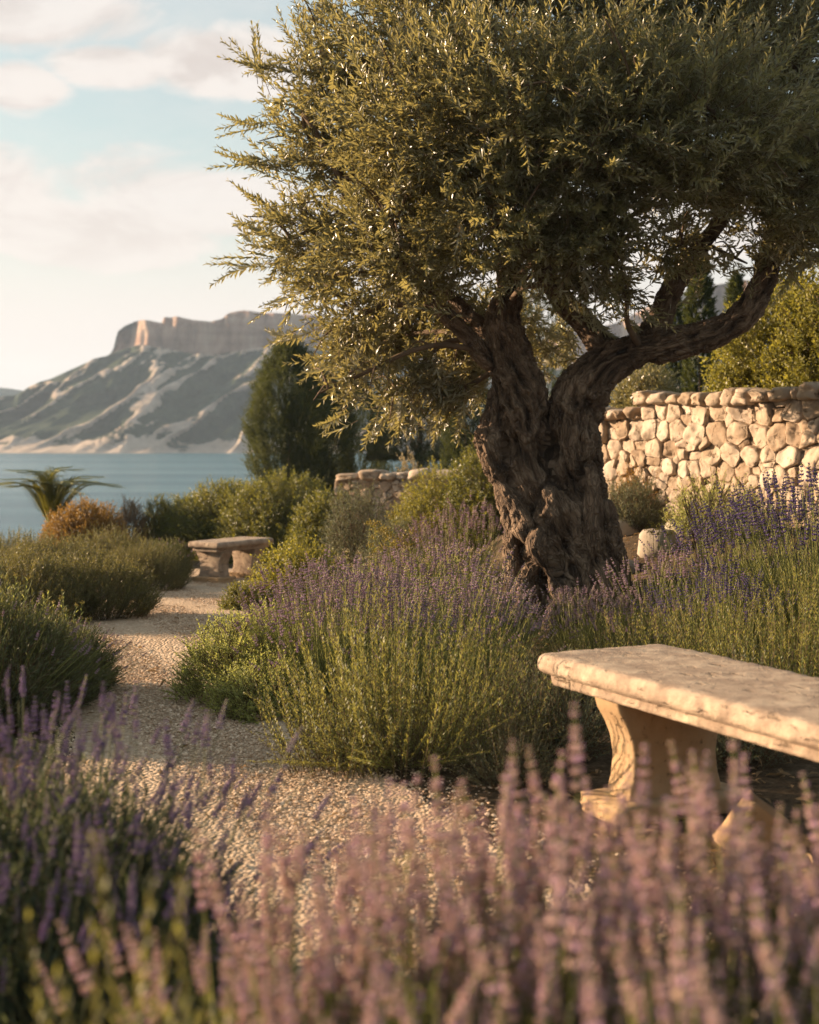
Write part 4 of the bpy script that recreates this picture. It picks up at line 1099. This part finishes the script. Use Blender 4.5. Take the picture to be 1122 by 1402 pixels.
# shrubs
def shrub(name, label, px, d, rx, H, seed, n, group=SG, z=None, **kw):
    x = wx(px, d); m = shrub_mesh(seed, n, rx, H, **kw)
    o = obj(name, m, None, (x, d, g1(x, d) if z is None else z)); tag(o, label, 'shrub', group); return o
shrub('cushion_shrub', 'pale green cushion shrub spilling onto the path', 330, 6.30, .29, .38, 41, 1200, mat='santolina', leafL=.016, leafW=.007, twigL=.10, pairs=9, low=-.1)
shrub('cushion_shrub', 'pale green cushion shrub tucked behind the one on the path', 375, 6.6, .30, .42, 42, 1000, mat='santolina', leafL=.016, leafW=.007, twigL=.10, pairs=9, low=-.1)
shrub('cushion_shrub', 'low green cushion shrub in front of the pale one on the path', 362, 5.90, .20, .24, 43, 700, mat='santolina', leafL=.016, leafW=.007, twigL=.10, pairs=9, low=-.1)
shrub('round_shrub', 'yellow green leafy shrub on the path opposite the far bench', 405, 10.4, .34, .50, 44, 900, mat='yellow', leafL=.034, leafW=.015, twigL=.18)
shrub('round_shrub', 'small dark shrub at the path edge left of the yellow green one', 332, 10.1, .15, .20, 45, 350, mat='shrub', leafL=.02, leafW=.009, twigL=.09)
shrub('hedge_shrub', 'dark green shrub hiding the left end of the low wall', 448, 16.4, .40, .92, 65, 1700, mat='shrub', leafL=.05, leafW=.016, twigL=.22, lump=.14)
shrub('hedge_shrub', 'big rounded dark green shrub behind the far bench', 392, 17.5, .80, 1.12, 46, 4600, mat='shrub', leafL=.05, leafW=.016, twigL=.22, lump=.14)
shrub('hedge_shrub', 'rounded green shrub left of the biggest one behind the far bench', 318, 18.3, .78, 1.0, 47, 4200, mat='shrub', leafL=.05, leafW=.016, twigL=.22, lump=.14)
shrub('hedge_shrub', 'lower green shrub at the left end of the far bench shrubs', 266, 18.6, .55, .84, 48, 2300, mat='shrub', leafL=.05, leafW=.016, twigL=.2, lump=.14)
shrub('round_shrub', 'orange lit bush beside the palm', 110, 17.0, .44, .80, 49, 1700, mat='orange', leafL=.04, leafW=.018, twigL=.18)
shrub('round_shrub', 'smaller orange lit bush right of the palm bush', 142, 17.6, .28, .74, 50, 900, mat='orange', leafL=.04, leafW=.018, twigL=.18)
shrub('round_shrub', 'small brown green bush on the skyline of the sea', 180, 18.2, .20, .84, 51, 800, mat='dry', leafL=.03, leafW=.012, twigL=.14)
shrub('round_shrub', 'small bush beside the brown green one on the skyline of the sea', 214, 18.4, .22, .88, 52, 800, mat='shrub', leafL=.03, leafW=.012, twigL=.14)
shrub('round_shrub', 'yellow flowering shrub in front of the low wall', 603, 14.2, .50, 1.10, 53, 2600, mat='yellow', leafL=.04, leafW=.014, twigL=.2)
shrub('round_shrub', 'greener shrub between the yellow one and the olive trunk', 668, 13.8, .42, .98, 54, 1900, mat='shrub', leafL=.04, leafW=.014, twigL=.2)
shrub('round_shrub', 'grey green feathery shrub before the end of the low wall', 492, 12.8, .36, 1.02, 55, 1500, mat='grey', leafL=.035, leafW=.008, twigL=.24, up=1.1)
shrub('round_shrub', 'dusty green shrub right of the feathery one below the low wall', 548, 12.2, .34, .72, 56, 1200, mat='grey', leafL=.03, leafW=.009, twigL=.2, up=.8)
shrub('round_shrub', 'cream flowering shrub poking over the low wall', 565, 17.2, .26, 1.35, 57, 600, mat='cream', leafL=.03, leafW=.02, twigL=.2)
shrub('overhanging_shrub', 'golden lit shrub spilling over the top of the tall wall', 1075, 10.6, .52, 1.05, 58, 2300, z=1.30, mat='yellow', leafL=.042, leafW=.019, twigL=.2)
shrub('overhanging_shrub', 'lower golden shrub hanging over the wall face beside the bigger one', 1022, 10.5, .24, .46, 59, 650, z=1.22, mat='yellow', leafL=.038, leafW=.017, twigL=.18, low=-.9)
shrub('overhanging_shrub', 'golden shrub on the wall top cut by the right edge', 1160, 10.0, .5, 1.2, 60, 1500, z=1.35, mat='yellow', leafL=.042, leafW=.019, twigL=.2)
shrub('overhanging_shrub', 'grey green shrub on the lower end of the wall right of the trunk', 880, 11.7, .22, .44, 61, 420, z=1.30, mat='olive', leafL=.06, leafW=.013, twigL=.24)
shrub('round_shrub', 'dark tuft of foliage at the wall foot between boulders and trunk', 862, 10.3, .22, .34, 62, 500, mat='grey', leafL=.04, leafW=.007, twigL=.2, up=1.2)
shrub('round_shrub', 'yellowing shrub against the wall foot behind the boulders', 878, 10.9, .22, .42, 63, 420, mat='orange', leafL=.03, leafW=.01, twigL=.2, up=1.0)
shrub('round_shrub', 'green tuft against the wall foot behind the dry stalks', 985, 9.3, .30, .36, 64, 600, mat='santolina', leafL=.03, leafW=.007, twigL=.2, up=1.0)

# dry stalks in front of the wall
def dry_mesh(seed):
    rng = np.random.default_rng(seed); T = Tri()
    for k in range(16):
        a = rng.uniform(-1.1, 1.1); H = rng.uniform(.32, .56); b = rng.normal(0, .05, 2)
        P = smooth_path([(b[0], b[1], -.02), (b[0] + a * .06, b[1], H * .5), (b[0] + a * .17, b[1] + rng.normal(0, .03), H)], 5)
        T.add(*tube(P, np.linspace(.006, .003, len(P)), 5), 0, rng.random())
        tw, cur, tan = twig(rng, H * .6, 9, .035, .014, ang=38, bend=.1, sr=.002, start=.1, four=False)
        d = norm(P[-1] - P[-4]); T.add(tw[0] @ frames(d[None], np.array([[1., 0, 0]]))[0].T + P[-6], tw[1], 0, tw[3])
    return tri_mesh('dry_stalks', T, [MT['dry']])
x = wx(965, 8.5); tag(obj('dry_plant', dry_mesh(71), None, (x, 8.5, g1(x, 8.5))), 'dried brown seed stalks standing in front of the sunlit wall', 'plant')

# small palm at the garden edge
pt = empty('palm_tree', (wx(70, 18.5), 18.5, g1(wx(70, 18.5), 18.5))); tag(pt, 'small feathery palm at the garden edge above the sea', 'palm')
rng = np.random.default_rng(80)
T = Tri(); T.add(*tube([(0, 0, -.2), (.02, 0, .15), (0, 0, .34)], [.12, .10, .09], 9), 0, .4); obj('trunk', tri_mesh('palm_trunk', T, [MT['twig']], True), pt)
for k in range(34):
    T = Tri(); a = k * 2.4; el = R(rng.uniform(40, 90)); L = rng.uniform(.7, .95)
    o_ = np.array([math.cos(a), math.sin(a), 0]); p0 = np.array([0, 0, .32]); p1 = p0 + (o_ * math.cos(el) + [0, 0, math.sin(el)]) * L * .55; p2 = p1 + o_ * L * .5 * math.cos(el * .5) + [0, 0, L * (.3 * math.sin(el) - .22)]
    P = smooth_path([p0, p1, p2], 8); T.add(*tube(P, np.linspace(.012, .003, len(P)), 4), 0, .6)
    tg_ = norm(np.gradient(P, axis=0)); n_ = 64; ti = np.linspace(2, len(P) - 1.01, n_); idx = ti.astype(int); fr_ = ti - idx
    Q = P[idx] * (1 - fr_)[:, None] + P[np.minimum(idx + 1, len(P) - 1)] * fr_[:, None]; tq = tg_[idx]
    sd = np.where(np.arange(n_) % 2 == 0, 1, -1)[:, None] * norm(np.cross(tq, [0, 0, 1.]))
    dl = norm(sd * .75 + tq * .7 + [0, 0, -.1]); lf = leaf2_tpl(.20, .017, .2, .1)
    T.add(*instance((lf[0], lf[1], np.ones(2, int), np.full(4, .5)), frames(dl, np.tile([0, 0, 1.], (n_, 1))), Q, 1 - .5 * np.linspace(0, 1, n_), rng, 1))
    obj('frond', tri_mesh('palm_frond', T, [MT['stem'], MT['shrub']]), pt)

pt.scale = (1.2, 1.2, 1.3)

# evergreens
COL = ([0, .04, .15, .5, .8, .93, 1], [.55, .8, .95, 1, .78, .45, .12])
BR = ([0, .05, .2, .45, .65, .78, .88, .95, 1], [.5, .68, .86, 1, 1, .86, .52, .34, .12])
def tree_at(name, label, px, d, r, H, seed, n, prof, group, z=None, trunk=(.5, .06), **kw):
    x = wx(px, d); e = empty(name, (x, d, g1(x, d) if z is None else z)); tag(e, label, 'tree', group)
    obj('trunk', trunk_mesh(H * trunk[0], trunk[1]), e); obj('crown', conifer_mesh(seed, n, r, H, prof=prof, **kw), e); return e
CG = 'dark evergreens beyond the garden'
tree_at('cypress_tree', 'broad dark cypress with a sunlit left rim in front of the headland', 396, 26, .70, 3.35, 111, 7000, BR, CG, spray=.28, z=-.55)
tree_at('cypress_tree', 'shorter dark cypress right of the broad one', 436, 27, .62, 2.9, 92, 5000, BR, CG, spray=.28, z=-.55)
tree_at('cypress_tree', 'dark cypress behind the left end of the low wall', 482, 29, .7, 2.8, 93, 4000, BR, CG, spray=.28)
tree_at('cypress_tree', 'narrow dark cypress just left of the olive trunk', 638, 24, .42, 2.6, 94, 2400, COL, CG, spray=.22)
tree_at('cypress_tree', 'dark cypress seen through the fork of the olive trunk', 740, 25, .55, 4.0, 95, 2400, COL, CG, spray=.22)
# round-headed pine with a bare stem
pe = empty('pine_tree', (wx(575, 27), 27, g1(wx(575, 27), 27))); tag(pe, 'dark umbrella pine with a bare stem behind the low wall', 'tree', CG)
obj('trunk', trunk_mesh(2.0, .13), pe)
obj('crown', shrub_mesh(96, 2600, 1.0, 1.3, mat='dark', leafL=.06, leafW=.012, twigL=.26, low=-.6, lump=.2), pe, (0, 0, 1.15))
shrub('hedge_shrub', 'dark undergrowth shrub behind the middle of the low wall', 535, 24.5, .8, 1.3, 97, 1500, group=CG, mat='dark', leafL=.05, leafW=.014, twigL=.24)
shrub('hedge_shrub', 'dark undergrowth shrub behind the right end of the low wall', 610, 25.5, .8, 1.2, 98, 1500, group=CG, mat='dark', leafL=.05, leafW=.014, twigL=.24)
CR = 'slim cypresses above the tall wall'
for px, d, r, H, sd, lb in ((958, 17, .165, 2.1, 101, 'slim cypress with bright left side left of the golden wall shrub'), (922, 19, .17, 1.8, 102, 'slim shadowy cypress close to the left of the bright sided one'),
                            (894, 20, .14, 1.5, 103, 'shortest slim cypress nearest the olive limb'), (1008, 18, .11, 2.0, 104, 'thin cypress between the bright sided one and golden shrub')):
    tree_at('slim_cypress', lb, px, d, r, H, sd, 1300, COL, CR, z=1.15, trunk=(.5, .03), spray=.14, lump=.15)

# ------------------------------------------------------------------ lavender close to the camera: every flower spike is a part
rng = np.random.default_rng(200)
SPK = []
for k in range(14):
    T = Tri(); T.add(*spike(rng, 1.0, .215, 8, 7, .012)); SPK.append(tri_mesh('lavender_spike', T, [MT['lav_bloom' if k < 7 else 'lav_bloom_shaded'], MT['stem']]))
def near_lavender(label, x, y, n, rb, H, tilt, spikeL, seed, z=None, lean=(0, 0), rz=0, group='lavender plants close to the camera', bare=.62, stemw=.0016, share=1.0, leafy=1.0, spw=1.0, bloom='lav_bloom'):
    rng = np.random.default_rng(seed)
    fol, bl, tips = lavender_mesh(seed, n, rb, H, tilt, spikeL=spikeL, bloom=bloom, leafL=.055, leafW=.0062, bare=bare, share=share, leafy=leafy, var=.22)
    bpy.data.meshes.remove(bl)
    e = empty('lavender_plant', (x, y, g1(x, y) if z is None else z), rz); e.rotation_euler = (lean[0], lean[1], rz); tag(e, label, 'lavender', group)
    obj(FO, fol, e)
    if bloom != 'lav_bloom': obj('leafy_base', shrub_mesh(seed + 900, 620, .24, H * .78, mat='lav_leaf_shaded', leafL=.04, leafW=.006, twigL=.17, pairs=11, up=1.0, low=-.2, inner=.55, ang=36), e)
    for q, (P, B, L) in enumerate(tips[:100]):
        o = obj('flower_spike', SPK[q % 7 + (7 if bloom != 'lav_bloom' else 0)], e); Mx = Matrix([[*B[0], P[0]], [*B[1], P[1]], [*B[2], P[2]], [0, 0, 0, 1]])
        o.matrix_basis = Mx @ Matrix.Diagonal((L * spw, L * spw, L, 1))
    return e
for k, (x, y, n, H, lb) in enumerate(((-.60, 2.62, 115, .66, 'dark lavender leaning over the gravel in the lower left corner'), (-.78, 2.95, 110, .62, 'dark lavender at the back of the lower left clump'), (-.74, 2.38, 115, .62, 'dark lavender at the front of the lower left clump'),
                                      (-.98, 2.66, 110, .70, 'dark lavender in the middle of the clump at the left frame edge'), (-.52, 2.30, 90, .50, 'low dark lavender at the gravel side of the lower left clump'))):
    near_lavender(lb, x, y, n, .13, H, 50, .060, 341 + k, bare=.62, leafy=3.6, spw=1.25, group='dark lavender in the lower left corner', bloom='lav_bloom_shaded')
FRONT = ((-.14, 1.66, 80, .64, 'blurred pink lavender at the front, sparse one over the gravel next to the rosemary shoots'), (-.04, 1.60, 90, .68, 'blurred pink lavender at the front, leftmost of the row before the gravel'), (.08, 1.64, 100, .70, 'blurred pink lavender at the front, below the smaller rosemary'), (.20, 1.66, 100, .71, 'blurred pink lavender at the front, below the large rosemary'),
         (.31, 1.60, 100, .695, 'blurred pink lavender at the front, left of the near bench leg'), (.42, 1.64, 100, .70, 'blurred pink lavender at the front, before the near bench leg'), (.54, 1.58, 100, .695, 'blurred pink lavender at the front, under the bench slab'),
         (-.10, 1.25, 60, .66, 'blurred lavender closest to the camera, left of centre'), (.06, 1.22, 70, .70, 'blurred lavender closest to the camera, in the middle'), (.22, 1.20, 70, .72, 'blurred lavender closest to the camera, right of the middle'), (.38, 1.22, 70, .72, 'blurred lavender closest to the camera, in the right corner'))
for k, (x, y, n, H, lb) in enumerate(FRONT):
    near_lavender(lb, x, y, n, .075, H, 14, .085, 310 + k, bare=.78, leafy=2.4 if k < 7 else 4.5, spw=.95, share=1.0 if k < 7 else .25)
RS = rosemary_mesh(330, 30, .055, .74, 13, needle=.028, width=.005, pairs=44)
for x, y, sc, rz, lb in ((-.225, 1.22, 1.08, 0, 'blurred rosemary shoots rising at the front left of the pink lavender'), (-.262, 1.26, 1.0, 4, 'blurred rosemary shoots between the bottom left corner and pink lavender'), (-.31, 1.15, .88, 2, 'blurred rosemary shoots in the bottom left corner')):
    e = empty('rosemary_shoots', (x, y, g1(x, y)), rz); e.scale = (sc,) * 3; tag(e, lb, 'rosemary', 'rosemary shoots close to the camera'); obj(FO, RS, e)

rng = np.random.default_rng(400); n = 9000
lf = leaf_tpl(1, .26, .3, .2); T = Tri()
lx_, ly_ = rng.uniform(-2.6, 3.2, n), rng.uniform(2.2, 10.5, n)
inside = (lx_ > pedge(PL, ly_)) & (lx_ < pedge(PR, ly_)); keep = ~inside | (rng.random(n) < .16); lx_, ly_ = lx_[keep], ly_[keep]; n = len(lx_)
dl = norm(np.stack([rng.normal(0, 1, n), rng.normal(0, 1, n), rng.normal(0, .18, n)], 1))
T.add(*instance((lf[0], lf[1], np.zeros(len(lf[1]), int), np.full(len(lf[0]), .5)), frames(dl, np.tile([0, 0, 1.], (n, 1)) + rng.normal(0, .3, (n, 3))), np.stack([lx_, ly_, gz(lx_, ly_) + np.where(inside[keep], .03, .012)], 1), rng.uniform(.02, .06, n), rng, 2))
fl = obj('fallen_leaves', tri_mesh('fallen_leaves', T, [MT['dry']])); fl['kind'] = 'stuff'; fl['label'] = 'dry brown olive leaves lying on the soil of the beds'; fl['category'] = 'fallen leaves'

# ------------------------------------------------------------------ light, sky, camera
sl = bpy.data.lights.new('sun', 'SUN'); sl.energy = 5.0; sl.angle = R(.55); sl.color = (1.0, .71, .46)
so = bpy.data.objects.new('sun', sl); C.objects.link(so)
so.rotation_euler = (-SUN_DIR).to_track_quat('-Z', 'Y').to_euler()

w = bpy.data.worlds.new('World'); scene.world = w; w.use_nodes = True
nt = w.node_tree; nt.nodes.clear(); N = NT(nt)
sky = N('ShaderNodeTexSky', sky_type='NISHITA', sun_disc=False, sun_elevation=SUN_EL, sun_rotation=math.pi / 2 - SUN_AZ, air_density=1.0, dust_density=1.6, ozone_density=1.0)
g = N('ShaderNodeTexCoord').outputs['Generated']
sx = N('ShaderNodeSeparateXYZ', {0: g})
el = sx.outputs[2]
def band(x, a, b):  # smooth 0..1
    return N('ShaderNodeMapRange', {'Value': x, 'From Min': a, 'From Max': b}, interpolation_type='SMOOTHSTEP').outputs[0]
def dirv(px, py):
    v = Vector(((px - CX) / F, 1, (HY - py) / F)); return v.normalized()
def blob(px, py, sx_, sz_):      # soft patch of sky round a direction
    c = dirv(px, py)
    m = N('ShaderNodeVectorMath', {0: g, 1: tuple(c)}, operation='SUBTRACT').outputs[0]
    m = N('ShaderNodeVectorMath', {0: m, 1: (1 / sx_, 1 / sx_, 1 / sz_)}, operation='MULTIPLY').outputs[0]
    l = N('ShaderNodeVectorMath', {0: m}, operation='LENGTH').outputs['Value']
    return N('ShaderNodeMapRange', {'Value': l, 'From Min': 1.0, 'From Max': 0.0}, interpolation_type='SMOOTHSTEP').outputs[0]
n1 = N('ShaderNodeTexNoise', {'Vector': N('ShaderNodeMapping', {'Vector': g, 'Scale': (9, 9, 22), 'Rotation': (0, R(8), 0), 'Location': (1.3, .2, 0)}).outputs[0], 'Scale': 1, 'Detail': 10, 'Roughness': .58, 'Distortion': .5}).outputs[0]
n1s = N('ShaderNodeTexNoise', {'Vector': N('ShaderNodeMapping', {'Vector': g, 'Scale': (9, 9, 22), 'Rotation': (0, R(8), 0), 'Location': (1.38, .2, -.22)}).outputs[0], 'Scale': 1, 'Detail': 6, 'Roughness': .55, 'Distortion': .5}).outputs[0]
n2 = N('ShaderNodeTexNoise', {'Vector': N('ShaderNodeMapping', {'Vector': g, 'Scale': (3, 3, 9)}).outputs[0], 'Scale': 1, 'Detail': 9, 'Roughness': .62}).outputs[0]
patch = blob(120, 318, .24, .062)
for bb in ((300, 290, .20, .050), (150, 92, .085, .034), (330, 80, .16, .055), (30, 125, .07, .035), (700, 330, .5, .09), (-300, 260, .5, .12), (30, 10, .2, .05)):
    patch = N.math('MAXIMUM', patch, blob(*bb))
m1 = band(N.math('ADD', N.math('MULTIPLY', n1, .8), N.math('MULTIPLY', patch, .62)), .64, .86)
thin = N.math('MULTIPLY', band(n2, .40, .72), .55)
hor = N.math('SUBTRACT', 1, band(el, .07, .20))
mask = N.math('MAXIMUM', N.math('MAXIMUM', m1, thin), hor)
lit = band(N.math('SUBTRACT', n1, n1s), -.14, .10)
ccol = N.mix(lit, (2.45, 2.18, 2.02), (3.10, 2.84, 2.64))
ccol = N.mix(N.math('MAXIMUM', thin, N.math('SUBTRACT', 1, m1)), ccol, (2.85, 2.76, 2.64))
ccol = N.mix(hor, ccol, (3.15, 2.86, 2.62))
skyc = N.mix(mask, N.mix(.5, N.mix(1.0, sky.outputs[0], (.82, .80, .68), 'MULTIPLY'), (1.90, 2.08, 2.08)), ccol)
bg = N('ShaderNodeBackground', {'Color': skyc, 'Strength': .10})
N('ShaderNodeOutputWorld', {'Surface': bg.outputs[0]})

cam = bpy.data.cameras.new('camera'); co_ = bpy.data.objects.new('camera', cam); C.objects.link(co_)
co_.location = (0, 0, EYE); co_.rotation_euler = (R(90), 0, 0)
cam.sensor_fit = 'VERTICAL'; cam.sensor_height = 36; cam.lens = 50; cam.shift_y = -(701 - HY) / 1402
cam.clip_end = 4000; cam.clip_start = .05
cam.dof.use_dof = True; cam.dof.focus_distance = 6.6; cam.dof.aperture_fstop = 3.4
scene.camera = co_
scene.view_settings.view_transform = 'Standard'; scene.view_settings.look = 'None'; scene.view_settings.exposure = 1.62; scene.view_settings.gamma = 1
cy = scene.cycles
cy.max_bounces = 7; cy.diffuse_bounces = 3; cy.glossy_bounces = 2; cy.transmission_bounces = 4; cy.transparent_max_bounces = 8; cy.volume_bounces = 0
cy.use_denoising = True
cy.caustics_reflective = False; cy.caustics_refractive = False
print('scene ready', len(bpy.data.objects))
